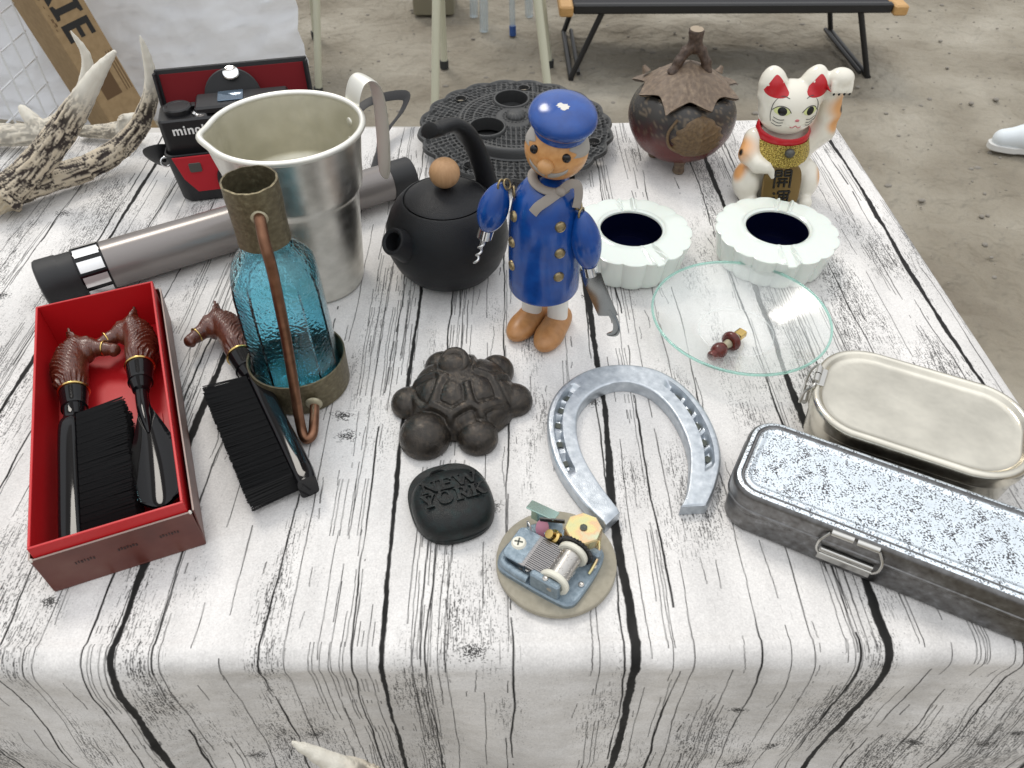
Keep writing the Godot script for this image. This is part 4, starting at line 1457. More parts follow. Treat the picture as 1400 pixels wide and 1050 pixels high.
func object_materials_more() -> void:
	var m: StandardMaterial3D
	var fine := ntex(80, 0.12, 4, null, 512)
	m = mat("blue_lacquer", Color(1, 1, 1), 0.24)
	skin(m, 7.0, ntex(81, 0.008, 5, ramp([0.0, 0.5, 1.0], [lin(0.0015, 0.040, 0.21), lin(0.002, 0.058, 0.29), lin(0.004, 0.080, 0.36)])), ntex(82, 0.02, 3, null, 256), 0.02)
	m.clearcoat_enabled = true
	m.clearcoat = 0.4
	m.clearcoat_roughness = 0.12
	m = mat("face_wood", Color(1, 1, 1), 0.33)
	skin(m, 4.0, ntex(83, 0.014, 5, ramp([0.0, 0.5, 1.0], [lin(0.48, 0.21, 0.065), lin(0.60, 0.30, 0.105), lin(0.70, 0.40, 0.17)])))
	m = mat("shoe_wood", Color(1, 1, 1), 0.4)
	skin(m, 4.0, ntex(84, 0.02, 4, ramp([0.0, 1.0], [lin(0.36, 0.165, 0.058), lin(0.50, 0.25, 0.095)]), 256))
	mat("nose_wood", lin(0.56, 0.30, 0.12), 0.3)
	mat("white_paint", lin(0.80, 0.79, 0.74), 0.3)
	mat("grey_paint", lin(0.36, 0.34, 0.31), 0.7)
	mat("black_eye", lin(0.006, 0.006, 0.007), 0.08)
	m = mat("old_brass", lin(0.34, 0.27, 0.15), 0.35, 0.85)
	m = mat("opener_steel", lin(0.34, 0.36, 0.36), 0.2, 1.0)
	m = mat("grey_ribbon", lin(0.30, 0.27, 0.24), 0.85)
	mat("chip", lin(0.7, 0.68, 0.62), 0.8)
	mat("worn_red", lin(0.12, 0.05, 0.12), 0.35)
	# stoneware pot: dark mottled above, red brown below
	m = mat("stoneware", Color(1, 1, 1), 0.26)
	m.vertex_color_use_as_albedo = true
	skin(m, 5.0, null, fine, 0.03)
	m = mat("stoneware_lid", Color(1, 1, 1), 0.42)
	skin(m, 6.0, ntex(85, 0.02, 6, ramp([0.0, 0.45, 0.7, 1.0], [lin(0.085, 0.055, 0.036), lin(0.15, 0.105, 0.07), lin(0.21, 0.15, 0.10), lin(0.30, 0.23, 0.155)])), fine, 0.06)
	m = mat("stoneware_leaf", Color(1, 1, 1), 0.45)
	skin(m, 4.0, ntex(86, 0.02, 6, ramp([0.0, 0.5, 1.0], [lin(0.075, 0.045, 0.024), lin(0.15, 0.095, 0.045), lin(0.23, 0.15, 0.07)])), fine, 0.05)
	m = mat("twig", Color(1, 1, 1), 0.3)
	skin(m, 3.0, ntex(185, 0.02, 5, ramp([0.0, 0.5, 1.0], [lin(0.03, 0.018, 0.013), lin(0.075, 0.045, 0.03), lin(0.14, 0.095, 0.065)]), 256), fine, 0.05)
	m = mat("cut_branch", lin(0.34, 0.27, 0.19), 0.5)
	# lucky cat
	m = mat("cat_glaze", Color(1, 1, 1), 0.14)
	m.vertex_color_use_as_albedo = true
	m.clearcoat_enabled = true
	m.clearcoat = 0.5
	m.clearcoat_roughness = 0.05
	mat("cat_red", lin(0.50, 0.010, 0.018), 0.25)
	mat("cat_line", lin(0.07, 0.065, 0.06), 0.4)
	mat("cat_pink", lin(0.55, 0.16, 0.17), 0.3)
	mat("cat_eye", lin(0.62, 0.66, 0.30), 0.2)
	m = mat("gold_glitter", lin(1.0, 0.80, 0.28), 0.30, 0.35)
	skin(m, 1.3, ntex(87, 0.034, 2, ramp([0.0, 0.45, 0.6, 1.0], [Color(0.35, 0.28, 0.12), Color(0.6, 0.54, 0.3), Color(1, 1, 0.85), Color(1, 1, 1)]), 256), ntex(88, 0.036, 2, null, 256), 0.4)
	mat("tablet_gold", lin(0.20, 0.13, 0.045), 0.22, 0.55)
	mat("tablet_ink", lin(0.012, 0.010, 0.008), 0.2)
	# brushes
	m = mat("horse_brown", Color(1, 1, 1), 0.3)
	m.clearcoat_enabled = true
	m.clearcoat = 0.4
	m.clearcoat_roughness = 0.2
	skin(m, 3.0, ntex(89, 0.03, 5, ramp([0.0, 0.45, 0.75, 1.0], [lin(0.022, 0.006, 0.004), lin(0.085, 0.020, 0.010), lin(0.15, 0.042, 0.021), lin(0.26, 0.10, 0.055)])), ntex(90, 0.03, 4, null, 256), 0.03)
	m.uv1_scale = Vector3(110, 26, 60)
	m = mat("bristle", lin(0.006, 0.0062, 0.0068), 0.42)
	m.metallic_specular = 0.4
	# antlers
	m = mat("antler", Color(1, 1, 1), 0.55)
	m.vertex_color_use_as_albedo = true
	skin(m, 3.0, null, fine, 0.05)
	# camera
	m = mat("camera_black", lin(0.012, 0.012, 0.013), 0.28)
	m = mat("red_lining", lin(0.17, 0.004, 0.008), 0.9)
	m = mat("red_velvet", lin(0.42, 0.007, 0.016), 0.8)
	m.rim_enabled = true
	m.rim = 0.3
	mat("badge", lin(0.10, 0.10, 0.09), 0.4, 0.6)
	mat("white_letter", lin(0.80, 0.80, 0.78), 0.5)
	mat("window_glass", lin(0.16, 0.22, 0.29), 0.06, 0.6)
	# music box
	m = mat("cast_blue", Color(1, 1, 1), 0.36, 0.55)
	skin(m, 2.5, ntex(91, 0.02, 4, ramp([0.0, 1.0], [lin(0.20, 0.26, 0.31), lin(0.36, 0.44, 0.50)]), 256), fine, 0.02)
	m = mat("comb_steel", lin(0.30, 0.29, 0.29), 0.34, 0.9)
	m = mat("cylinder_steel", lin(0.52, 0.50, 0.47), 0.3, 0.9)
	m = mat("ivory_plastic", lin(0.72, 0.70, 0.60), 0.35)
	m = mat("pale_gold", Color(1, 1, 1), 0.24, 0.75)
	skin(m, 3.0, ntex(92, 0.008, 3, ramp([0.0, 0.35, 0.6, 1.0], [lin(0.62, 0.62, 0.34), lin(0.72, 0.62, 0.30), lin(0.74, 0.50, 0.30), lin(0.60, 0.66, 0.46)]), 256))
	mat("iridescent", lin(0.45, 0.62, 0.55), 0.2, 0.8)
	mat("pink_blade", lin(0.70, 0.32, 0.42), 0.3, 0.2)
	m = mat("grey_card", Color(1, 1, 1), 0.85)
	skin(m, 4.0, ntex(93, 0.03, 4, ramp([0.0, 1.0], [lin(0.29, 0.265, 0.205), lin(0.36, 0.33, 0.26)]), 256))
	# old tin box: bright tin worn through in specks
	m = mat("old_tin", Color(1, 1, 1), 0.42, 1.0)
	skin(m, 10.0, worn_tin())
	m = mat("dark_tin", Color(1, 1, 1), 0.34, 0.95)
	skin(m, 7.0, ntex(95, 0.010, 6, ramp([0.0, 0.35, 0.65, 1.0], [lin(0.10, 0.097, 0.094), lin(0.165, 0.16, 0.157), lin(0.20, 0.20, 0.20), lin(0.30, 0.30, 0.31)]), 1024))


# tin plate that has worn through in clustered dark specks
func worn_tin() -> ImageTexture:
	var n := 1024
	var fine := fnl(161, 0.15, 3, FastNoiseLite.TYPE_VALUE_CUBIC).get_seamless_image(n, n)
	var mid := fnl(162, 0.06, 3).get_seamless_image(n, n)
	var big := fnl(163, 0.009, 4).get_seamless_image(n, n)
	var a := fine.get_data()
	var b := mid.get_data()
	var c := big.get_data()
	var out := PackedByteArray()
	out.resize(n * n * 3)
	for i in n * n:
		var t := 88 + ((c[i] - 128) * 2) / 5 + (b[i] - 128) / 5
		var w := clampf((a[i] - t) / 14.0, 0.0, 1.0)
		var v := lerpf(0.30 + b[i] * 0.0004, 0.90 + c[i] * 0.0003, w)
		out[i * 3] = int(clampf(v * lerpf(1.0, 0.950, w), 0, 1) * 255)
		out[i * 3 + 1] = int(clampf(v * lerpf(1.0, 0.985, w), 0, 1) * 255)
		out[i * 3 + 2] = int(clampf(v * lerpf(1.02, 1.01, w), 0, 1) * 255)
	return ImageTexture.create_from_image(Image.create_from_data(n, n, false, Image.FORMAT_RGB8, out))


func build_more() -> void:
	sailor()
	stoneware_pot()
	lucky_cat()
	brush_box()
	brush("horse_head_brush", "horse head clothes brush with black bristles lying loose beside the blue bottle", Vector3(-19.7, 0.05, -42.1), 29.3, 1.0, 1.0)
	antlers()
	camera_and_case()
	music_box()
	tin_box()
	lunch_box()


# ---------------------------------------------------------------- wooden sailor with tools for hands
func sailor() -> void:
	var t := thing("sailor_doll", "wooden sailor doll in a blue coat and cap, corkscrew and bottle opener for hands", "doll", Vector3(2.9, 0, -46.6), -23.0)
	for s in [-1, 1]:
		var f := Field.new(Vector3(-2, -0.2, -2.6), Vector3(2, 2.6, 4.2), 0.11)
		f.ell(Vector3(0, 0.62, 1.1), Vector3(1.14, 0.88, 2.0), 0.3)
		f.ell(Vector3(0, 0.62, -0.8), Vector3(1.0, 0.92, 1.5), 0.6)
		f.brick(Vector3(0, -1.0, 0), Vector3(6, 1.05, 6), 0.02, 0.12, Vector3.ZERO, true)
		part("shoe", f.mesh(), mats.shoe_wood, t, Vector3(s * 1.10, -0.05, -0.1 + s * 0.15), Vector3(0, s * 3.0 - 4.0, 0))
		part("leg", Soup.new().lathe([Vector2(0, 1.1), Vector2(0.80, 1.1), Vector2(0.80, 4.3), Vector2(0, 4.3)], 28).mesh(), mats.white_paint, t, Vector3(s * 1.08, 0, -0.45))
	part("coat", Soup.new().lathe([Vector2(0, 4.1), Vector2(2.35, 4.1), Vector2(2.55, 4.18), Vector2(2.64, 4.4), Vector2(2.64, 6.0), Vector2(2.63, 9.2), Vector2(2.56, 10.5), Vector2(2.38, 11.5), Vector2(2.06, 12.3), Vector2(1.55, 12.95), Vector2(0.95, 13.3), Vector2(0, 13.35)], 64).mesh(40.0), mats.blue_lacquer, t)
	for s in [-1, 1]:
		for k in 3:
			var a := deg_to_rad(90 + s * -43.0)
			var y: float = [10.9, 8.85, 6.85][k]
			var r := 2.63 if y < 9 else 2.50
			part("button", Soup.new().lathe([Vector2(0.40, -0.1), Vector2(0.40, 0.05), Vector2(0.33, 0.15), Vector2(0.30, 0.12), Vector2(0.16, 0.2), Vector2(0, 0.22)], 20).mesh(50.0), mats.old_brass, t, Vector3(r * cos(a), y, r * sin(a)), Vector3(90, 0, s * -43.0 * -1.0 * -1.0))
	# head
	var hc := Vector3(0.52, 15.5, -0.1)
	var head := Node3D.new()
	head.name = "head"
	head.position = hc * U
	head.rotation_degrees = Vector3(6, 3, -7)
	t.add_child(head)
	part("face", Soup.new().ball(Vector3.ZERO, Vector3(2.12, 2.02, 2.02), 48, 28).mesh(60.0), mats.face_wood, head)
	part("nose", Soup.new().ball(Vector3(-0.06, -0.02, 2.18), Vector3(0.54, 0.5, 0.5), 24, 14).mesh(60.0), mats.nose_wood, head)
	for s in [-1, 1]:
		var e: Vector3 = Vector3(s * 1.08, 0.62, 1.62).normalized() * 2.02
		part("eye", Soup.new().ball(e, Vector3(0.31, 0.31, 0.24), 18, 12).mesh(60.0), mats.black_eye, head)
		var hair := Soup.new()
		hair.grid(14, 10, func(u: float, w: float) -> Vector3:
			var az := deg_to_rad(90 - s * lerpf(46 + 8.0 * sin(w * 9.0), 118, u))
			var el := deg_to_rad(lerpf(2.0 + 14.0 * (1.0 - u), 46, w))
			var r := 2.08 * (1.0 - 0.018 * (1.0 if u == 0.0 or w == 0.0 else 0.0))
			return Vector3(1.045 * r * cos(el) * cos(az), r * sin(el), r * cos(el) * sin(az)))
		part("hair", hair.mesh(60.0), mats.grey_paint, head)
		var mo := Soup.new()
		mo.grid(14, 6, func(u: float, w: float) -> Vector3:
			var az := deg_to_rad(90 - s * lerpf(3, 38, u))
			var thick := lerpf(17, 7, u)
			var el := deg_to_rad(-24.0 + u * u * 17.0 + (w - 0.5) * thick)
			var edge := 1.0 if u == 1.0 or w == 0.0 or w == 1.0 else 0.0
			var r := 2.10 - 0.06 * edge
			return Vector3(1.045 * r * cos(el) * cos(az), r * sin(el), r * cos(el) * sin(az)))
		part("moustache", mo.mesh(60.0), mats.grey_paint, head)
	var cap := part("cap", Soup.new().lathe([Vector2(0, 1.12), Vector2(1.60, 1.06), Vector2(1.74, 1.12), Vector2(1.78, 1.28), Vector2(1.72, 1.46), Vector2(1.76, 1.54), Vector2(2.0, 1.72), Vector2(2.2, 2.02), Vector2(2.22, 2.26), Vector2(2.08, 2.6), Vector2(1.7, 2.88), Vector2(1.1, 3.06), Vector2(0.5, 3.13), Vector2(0, 3.15)], 56).mesh(40.0), mats.blue_lacquer, head, Vector3(0.05, 0.28, -0.12), Vector3(5, 0, -2))
	var ch := Soup.new()
	var pts := PackedVector2Array()
	var wob := fnl(96, 1.2, 2)
	for k in 22:
		var a := TAU * k / 22
		var r := 0.26 * (1.0 + 0.7 * wob.get_noise_2d(cos(a) * 2.0, sin(a) * 2.0))
		pts.append(Vector2(r * cos(a) * 1.5, r * sin(a)))
	ch.prism(pts, 0.0, 0.02)
	part("chipped_spot", ch.mesh(), mats.chip, cap, Vector3(-0.05, 3.125, 0.35), Vector3(5, 0, 2))
	var wr := Soup.new()
	wr.ball(Vector3(1.25, 2.83, 0.35), Vector3(0.42, 0.10, 0.30), 14, 8)
	part("worn_spot", wr.mesh(60.0), mats.worn_red, cap)
	# scarf
	var sc := Soup.new()
	sc.tube(curve([Vector3(1.2, 13.45, -0.6), Vector3(0.4, 13.5, -1.15), Vector3(-0.5, 13.5, -0.9), Vector3(-0.95, 13.55, 0.1), Vector3(-0.6, 13.45, 1.05), Vector3(0.2, 13.2, 1.4), Vector3(1.1, 13.05, 1.15), Vector3(1.55, 13.1, 0.5)], 30), 0.36, 10, 0.45)
	part("neck_band", sc.mesh(60.0), mats.grey_ribbon, t)
	part("knot", Soup.new().ball(Vector3(1.35, 13.15, 1.15), Vector3(0.38, 0.34, 0.34), 16, 10).mesh(60.0), mats.grey_ribbon, t)
	part("tail", Soup.new().tube(curve([Vector3(1.2, 13.1, 1.3), Vector3(0.7, 12.75, 1.9), Vector3(0.2, 12.35, 2.25), Vector3(-0.1, 11.9, 2.42)], 14), 0.36, 10, 0.22, Vector3(0, 0.5, 1)).mesh(60.0), mats.grey_ribbon, t)
	part("tail", Soup.new().tube(curve([Vector3(1.4, 13.2, 1.1), Vector3(1.9, 13.7, 0.9), Vector3(2.35, 13.6, 0.7), Vector3(2.5, 12.9, 0.75), Vector3(2.45, 12.1, 0.95)], 18), 0.32, 10, 0.22, Vector3(0, 0.3, 1)).mesh(60.0), mats.grey_ribbon, t)
	# arms hang on chains from the shoulders
	var shoulders := [Vector3(-2.05, 12.3, 0.9), Vector3(2.2, 12.0, 0.3)]
	var tops := [Vector3(-2.75, 13.0, 1.5), Vector3(2.75, 11.6, 0.6)]
	var ends := [Vector3(-3.75, 9.35, 2.0), Vector3(3.62, 7.2, 0.5)]
	for k in 2:
		var a: Vector3 = tops[k]
		var b: Vector3 = ends[k]
		var arm := Node3D.new()
		arm.name = "arm"
		t.add_child(arm, true)
		var path := []
		var rad := []
		for i in 25:
			var w := i / 24.0
			path.append(a.lerp(b, w))
			rad.append(1.14 * pow(maxf(sin(PI * clampf(w * 0.94 + 0.03, 0, 1)), 0.0), 0.55) * (0.86 + 0.16 * w))
		part("sleeve", Soup.new().tube(path, rad, 32).mesh(60.0), mats.blue_lacquer, arm)
		var n := (b - a).normalized()
		part("ferrule", Soup.new().tube([b - n * 0.2, b + n * 0.55], 0.56, 24).mesh(50.0), mats.chrome, arm)
		var lk := Soup.new()
		for i in 3:
			var c: Vector3 = shoulders[k].lerp(a, i / 2.0) + Vector3(0, 0.28 * sin(PI * i / 2.0), 0.1)
			lk.at(c, Vector3(60 if i % 2 else 0, 30 + 70 * i, 90 if i % 2 == 0 else 15)).ring(0.34, 0.085, 20, 8)
			part("chain_link", lk.mesh(80.0), mats.old_brass, arm)
			lk = Soup.new()
		if k == 0:
			var co := []
			var q := b + n * 0.5
			for i in 60:
				var w := i / 59.0
				co.append(q + n * w * 2.4 + Vector3(0.20 * cos(w * 22.0), 0.05, 0.20 * sin(w * 22.0)) * (1.0 - 0.4 * w))
			part("corkscrew", Soup.new().tube(co, 0.09, 8).tube([q, q + n * 1.0], 0.16, 10).mesh(80.0), mats.chrome, arm)
		else:
			var sd := Vector3(0.87, 0.1, 0.25).normalized()
			var pl := Soup.new()
			pl.tube(curve([b + n * 0.4, b + n * 1.3 + sd * 0.2, b + n * 2.6 + sd * 0.6, b + n * 3.9 + sd * 1.05], 12), 0.98, 14, 0.10, sd.cross(n))
			pl.tube(curve([b + n * 3.3 + sd * 1.2, b + n * 4.4 + sd * 1.7, b + n * 5.4 + sd * 1.5, b + n * 5.9 + sd * 0.7], 12), [0.34, 0.36, 0.36, 0.34, 0.33, 0.32, 0.31, 0.3, 0.28, 0.26, 0.22, 0.16, 0.08], 12, 0.3, sd.cross(n))
			part("bottle_opener", pl.mesh(60.0), mats.opener_steel, arm)


# ---------------------------------------------------------------- stoneware pot with a leaf lid
func stoneware_pot() -> void:
	var t := thing("stoneware_pot", "brown stoneware fruit shaped pot with ragged leaf lid and twig handle", "pot", Vector3(17.7, 0, -73.0))
	var sp := fnl(97, 1.6, 5)
	var rib := fnl(98, 0.6, 2)
	var pr := [Vector2(0, 0.95), Vector2(1.2, 0.95), Vector2(2.4, 1.15), Vector2(3.5, 1.7), Vector2(4.4, 2.6), Vector2(5.0, 3.7), Vector2(5.25, 4.8), Vector2(5.2, 5.8), Vector2(4.9, 6.7), Vector2(4.4, 7.4), Vector2(3.9, 7.7)]
	var fine := []
	for q in curve(pr, 44):
		fine.append(q)
	var b := Soup.new()
	b.lathe(fine, 120, func(p: Vector3, a: float, _i: int) -> Vector3:
		var k := 1.0 - 0.035 * pow(absf(cos(a * 2.5)), 14.0) + 0.012 * rib.get_noise_2d(a * 2.0, p.y * 0.3)
		return Vector3(p.x * k, p.y, p.z * k))
	for i in b.v.size():
		var p := b.v[i]
		var w := smoothstep(3.3, 6.3, p.y + 1.3 * sp.get_noise_3d(p.x * 0.3, p.y * 0.3, p.z * 0.3))
		var g := sp.get_noise_3d(p.x, p.y, p.z)
		var base := Color(0.105, 0.017, 0.014).lerp(Color(0.036, 0.032, 0.031), w)
		if g > 0.22:
			base = base.lerp(Color(0.17, 0.13, 0.085), 0.75 * w)
		b.col[i] = base
	part("body", b.mesh(60.0), mats.stoneware, t)
	for k in 3:
		var a := TAU * k / 3.0 + PI / 2
		part("foot", Soup.new().lathe([Vector2(0, 0), Vector2(0.52, 0.0), Vector2(0.62, 0.2), Vector2(0.52, 0.8), Vector2(0.7, 1.6)], 20).mesh(), mats.stoneware_lid, t, Vector3(2.3 * cos(a), 0, 2.3 * sin(a)))
	# leaf in relief on the front of the belly
	var lf := Soup.new()
	var surf := func(az: float, y: float, out: float) -> Vector3:
		var r := 0.0
		for i in fine.size() - 1:
			if y >= fine[i].y and y <= fine[i + 1].y:
				r = lerpf(fine[i].x, fine[i + 1].x, (y - fine[i].y) / maxf(fine[i + 1].y - fine[i].y, 0.001))
		return Vector3((r + out) * sin(az), y, (r + out) * cos(az))
	lf.grid(28, 28, func(u: float, w: float) -> Vector3:
		var y := lerpf(2.9, 7.1, w)
		var half := 0.52 * pow(sin(PI * pow(w, 0.8)), 0.6) * (1.0 + 0.08 * sin(w * 30.0))
		var x := (u - 0.5) * 2.0
		var vein := 0.16 * smoothstep(0.13, 0.0, absf(x)) + 0.10 * smoothstep(0.2, 0.0, absf(fposmod(w * 7.0 - absf(x) * 1.6, 1.0) - 0.5))
		var e := 1.0 - pow(maxf(absf(x), absf(w * 2.0 - 1.0)), 8.0)
		return surf.call(0.16 + x * half, y, 0.26 * e - 0.08 + vein * e))
	part("leaf_relief", lf.mesh(60.0), mats.stoneware_leaf, t)
	var st := Soup.new()
	st.tube(curve([surf.call(-0.30, 6.8, 0.15), surf.call(-0.42, 5.5, 0.2), surf.call(-0.36, 4.2, 0.2), surf.call(-0.1, 3.5, 0.15)], 14), 0.14, 8)
	part("stem_relief", st.mesh(60.0), mats.stoneware_leaf, t)
	# lid: a leaf with pointed lobes that turn up at the ends
	var lobe := func(a: float) -> float:
		var k := fposmod(a / TAU * 8.0 + 0.12, 1.0)
		var s := 1.0 - absf(k * 2.0 - 1.0)
		return 4.05 + 1.75 * pow(s, 1.7) * (0.8 + 0.25 * sin(a * 3.0 + 1.0))
	var lm := Soup.new()
	for side in 2:
		lm.grid(240, 22, func(u: float, w: float) -> Vector3:
			var a := u * TAU * (1 if side == 0 else -1)
			var r: float = lerpf(0.05, lobe.call(a), w)
			var y := 10.45 - 0.34 * r - 0.052 * r * r
			y += 0.10 * sin(a * 16.0) * smoothstep(1.0, 3.5, r) * 0.5
			y += 0.70 * smoothstep(4.2, 5.7, r)
			return Vector3(r * cos(a), y - (0.28 if side == 1 else 0.0) * (1.0 if w < 1.0 else 0.3), -r * sin(a)))
	var lid := part("lid", lm.mesh(50.0), mats.stoneware_lid, t)
	var f := Field.new(Vector3(-2.6, 8.6, -1.8), Vector3(2.6, 13.9, 2.0), 0.11)
	f.chain([Vector3(-1.55, 9.6, 0.5), Vector3(-1.2, 10.5, 0.4), Vector3(-0.6, 11.3, 0.1), Vector3(0.1, 11.8, 0.0)], [0.45, 0.42, 0.46, 0.6], 0.2)
	f.chain([Vector3(1.6, 9.5, 0.4), Vector3(1.4, 10.4, 0.3), Vector3(0.9, 11.3, 0.1), Vector3(0.2, 11.8, 0)], [0.48, 0.44, 0.46, 0.6], 0.2)
	f.cap(Vector3(0.2, 11.8, 0), Vector3(0.1, 13.3, 0.05), 0.62, 0.72, 0.25)
	f.ell(Vector3(-1.6, 9.55, 0.6), Vector3(0.6, 0.4, 0.55), 0.2)
	f.brick(Vector3(0, 14.3, 0), Vector3(2, 1.0, 2), 0.02, 0.05, Vector3(6, 0, 0), true)
	var kn := fnl(99, 1.1, 3)
	part("twig_handle", f.mesh(null, func(p: Vector3, _n: Vector3) -> float: return 0.12 * kn.get_noise_3d(p.x * 1.5, p.y * 0.7, p.z * 1.5)), mats.twig, lid)
	part("cut_end", Soup.new().lathe([Vector2(0, 0), Vector2(0.6, 0), Vector2(0.62, 0.05), Vector2(0, 0.07)], 24).mesh(), mats.cut_branch, lid, Vector3(0.1, 13.29, 0.08), Vector3(6, 0, 0))
	part("vent_hole", Soup.new().lathe([Vector2(0, 0.0), Vector2(0.2, 0.0), Vector2(0.2, 0.05), Vector2(0, 0.05)], 16).mesh(), mats.black_eye, lid, Vector3(-0.2, 9.18, 1.72), Vector3(38, 0, 0))
	for q in [Vector3(-3.6, 8.35, -2.4), Vector3(3.5, 8.3, -2.3)]:
		part("lobe_tip", Soup.new().tube([q, q + Vector3(signf(q.x) * 0.3, 0.55, -0.2)], [0.45, 0.16], 10).mesh(60.0), mats.stoneware_lid, lid)


# ---------------------------------------------------------------- the beckoning cat
func lucky_cat() -> void:
	var t := thing("lucky_cat", "white glazed beckoning cat figurine with red ears, one paw raised", "figurine", Vector3(26.2, 0, -66.5), 2.0)
	var f := Field.new(Vector3(-5.6, -0.2, -4.2), Vector3(5.8, 13.6, 4.6), 0.13)
	f.ell(Vector3(-0.3, 3.2, -0.4), Vector3(3.2, 3.9, 2.6), 0.5)
	f.ell(Vector3(-0.6, 5.2, -0.2), Vector3(2.6, 2.2, 2.0), 0.6)
	f.ell(Vector3(-3.0, 1.9, 0.6), Vector3(1.35, 1.9, 1.9), 0.35)
	f.ell(Vector3(2.5, 1.9, 0.6), Vector3(1.35, 1.9, 1.9), 0.35)
	f.cap(Vector3(-2.9, 0.6, 1.6), Vector3(-2.7, 0.55, 2.7), 0.75, 0.68, 0.3)
	f.cap(Vector3(2.4, 0.6, 1.6), Vector3(2.3, 0.55, 2.7), 0.75, 0.68, 0.3)
	# head
	f.ell(Vector3(-0.75, 9.05, 0.4), Vector3(2.65, 2.4, 2.25), 0.5)
	f.ell(Vector3(-0.7, 8.3, 1.2), Vector3(1.75, 1.15, 1.25), 0.4)
	f.ell(Vector3(-0.95, 8.45, 2.3), Vector3(0.52, 0.42, 0.35), 0.25)
	f.ell(Vector3(-0.28, 8.45, 2.3), Vector3(0.52, 0.42, 0.35), 0.25)
	f.ell(Vector3(-0.6, 8.85, 2.45), Vector3(0.32, 0.22, 0.25), 0.15)
	for s in [[-2.45, -2.75, 12.45], [0.98, 1.3, 12.5]]:
		f.chain([Vector3(s[0], 10.3, 0.3), Vector3(lerpf(s[0], s[1], 0.6), 11.4, 0.2), Vector3(s[1], s[2] - 0.4, 0.1)], [1.30, 1.12, 0.50], 0.4)
	# arm that holds the tablet
	f.chain([Vector3(-3.0, 5.9, 0.2), Vector3(-3.5, 4.9, 1.1), Vector3(-2.9, 4.4, 2.2), Vector3(-2.3, 4.35, 2.6)], [1.05, 0.98, 0.75, 0.62], 0.3)
	for k in 4:
		f.cap(Vector3(-2.2 + k * 0.10, 4.62 - k * 0.22, 2.85), Vector3(-1.75 + k * 0.05, 4.25 - k * 0.24, 3.0), 0.23, 0.19, 0.08)
	# raised arm and paw
	f.chain([Vector3(2.0, 5.4, -0.1), Vector3(3.1, 6.6, 0.1), Vector3(3.25, 8.4, 0.2), Vector3(3.0, 10.4, 0.3), Vector3(2.95, 11.2, 0.5)], [1.3, 1.12, 0.98, 0.86, 0.85], 0.35)
	f.ell(Vector3(3.05, 11.75, 0.85), Vector3(1.15, 0.88, 1.05), 0.3)
	for k in 4:
		f.cap(Vector3(2.35 + k * 0.45, 11.6, 1.5), Vector3(2.35 + k * 0.46, 11.0, 1.72), 0.30, 0.27, 0.08)
	f.brick(Vector3(0, -1.0, 0), Vector3(9, 1.0, 9), 0.02, 0.05, Vector3.ZERO, true)
	var spots := [[Vector3(-4.0, 5.2, 0.9), 1.7], [Vector3(-4.1, 3.0, 0.8), 1.3], [Vector3(4.0, 9.3, 0.7), 1.9], [Vector3(3.8, 7.6, 0.9), 1.2], [Vector3(3.7, 2.6, 1.4), 1.25]]
	var dark := [[Vector3(-4.5, 5.2, 1.3), 0.42], [Vector3(4.15, 9.0, 0.8), 0.55]]
	var m := f.mesh(func(p: Vector3, _n: Vector3) -> Color:
		var c := Color(0.78, 0.745, 0.64)
		for s in spots:
			c = c.lerp(Color(0.72, 0.30, 0.055), 0.85 * smoothstep(s[1], s[1] * 0.35, p.distance_to(s[0])))
		for s in dark:
			c = c.lerp(Color(0.02, 0.016, 0.012), smoothstep(s[1], s[1] * 0.5, p.distance_to(s[0])))
		return c)
	part("body", m, mats.cat_glaze, t)
	# a point on the front of the body
	var face := func(x: float, y: float, out: float) -> Vector3: return Vector3(x, y, f.front(x, y) + 0.015 + out)
	for s in [-1, 1]:
		var ex: float = -0.74 + s * 1.24
		var al := Soup.new()
		var ey := Soup.new()
		var pu := Soup.new()
		for q in [[al, 0.66, 0.37, 0.02], [ey, 0.37, 0.36, 0.05], [pu, 0.12, 0.12, 0.09]]:
			var so: Soup = q[0]
			so.grid(5, 20, func(u: float, w: float) -> Vector3:
				var a := -w * TAU
				var lid: float = q[2] * absf(sin(a)) * signf(sin(a)) * (1.0 if q[1] < 0.5 else 0.92)
				return face.call(ex + q[1] * u * cos(a), 9.55 + u * lid, q[3] * (1.0 - 0.5 * u * u)))
		part("eye", al.mesh(60.0), mats.cat_eye, t)
		part("pupil", ey.mesh(60.0), mats.black_eye, t)
		var ln := Soup.new()
		ln.tube(curve([face.call(ex - 0.78, 9.52, 0.02), face.call(ex - 0.35, 9.89, 0.02), face.call(ex + 0.1, 9.95, 0.02), face.call(ex + 0.5, 9.79, 0.02), face.call(ex + 0.72, 9.48, 0.02)], 14), 0.035, 6)
		part("eye_line", ln.mesh(80.0), mats.cat_line, t)
		var rim := Soup.new()
		rim.tube(curve([face.call(-0.72 + s * 0.75, 10.55, 0.0), face.call(-0.72 + s * 1.35, 10.65, 0.0), face.call(-0.72 + s * 1.95, 10.1, 0.0), face.call(-0.72 + s * 2.08, 9.2, 0.0), face.call(-0.72 + s * 1.95, 8.5, 0.0)], 18), 0.035, 6)
		part("cheek_line", rim.mesh(80.0), mats.cat_line, t)
		for k in 3:
			var wl := Soup.new()
			wl.tube(curve([face.call(-0.72 + s * (1.0 + 0.03 * k), 8.85 - k * 0.28, 0.01), face.call(-0.72 + s * 1.4, 8.78 - k * 0.30, 0.01), face.call(-0.72 + s * 1.85, 8.95 - k * 0.30, 0.01)], 8), 0.03, 6)
			part("whisker", wl.mesh(80.0), mats.cat_line, t)
		var er := Soup.new()
		var ec := Vector2(-2.55 if s < 0 else 1.08, 10.95)
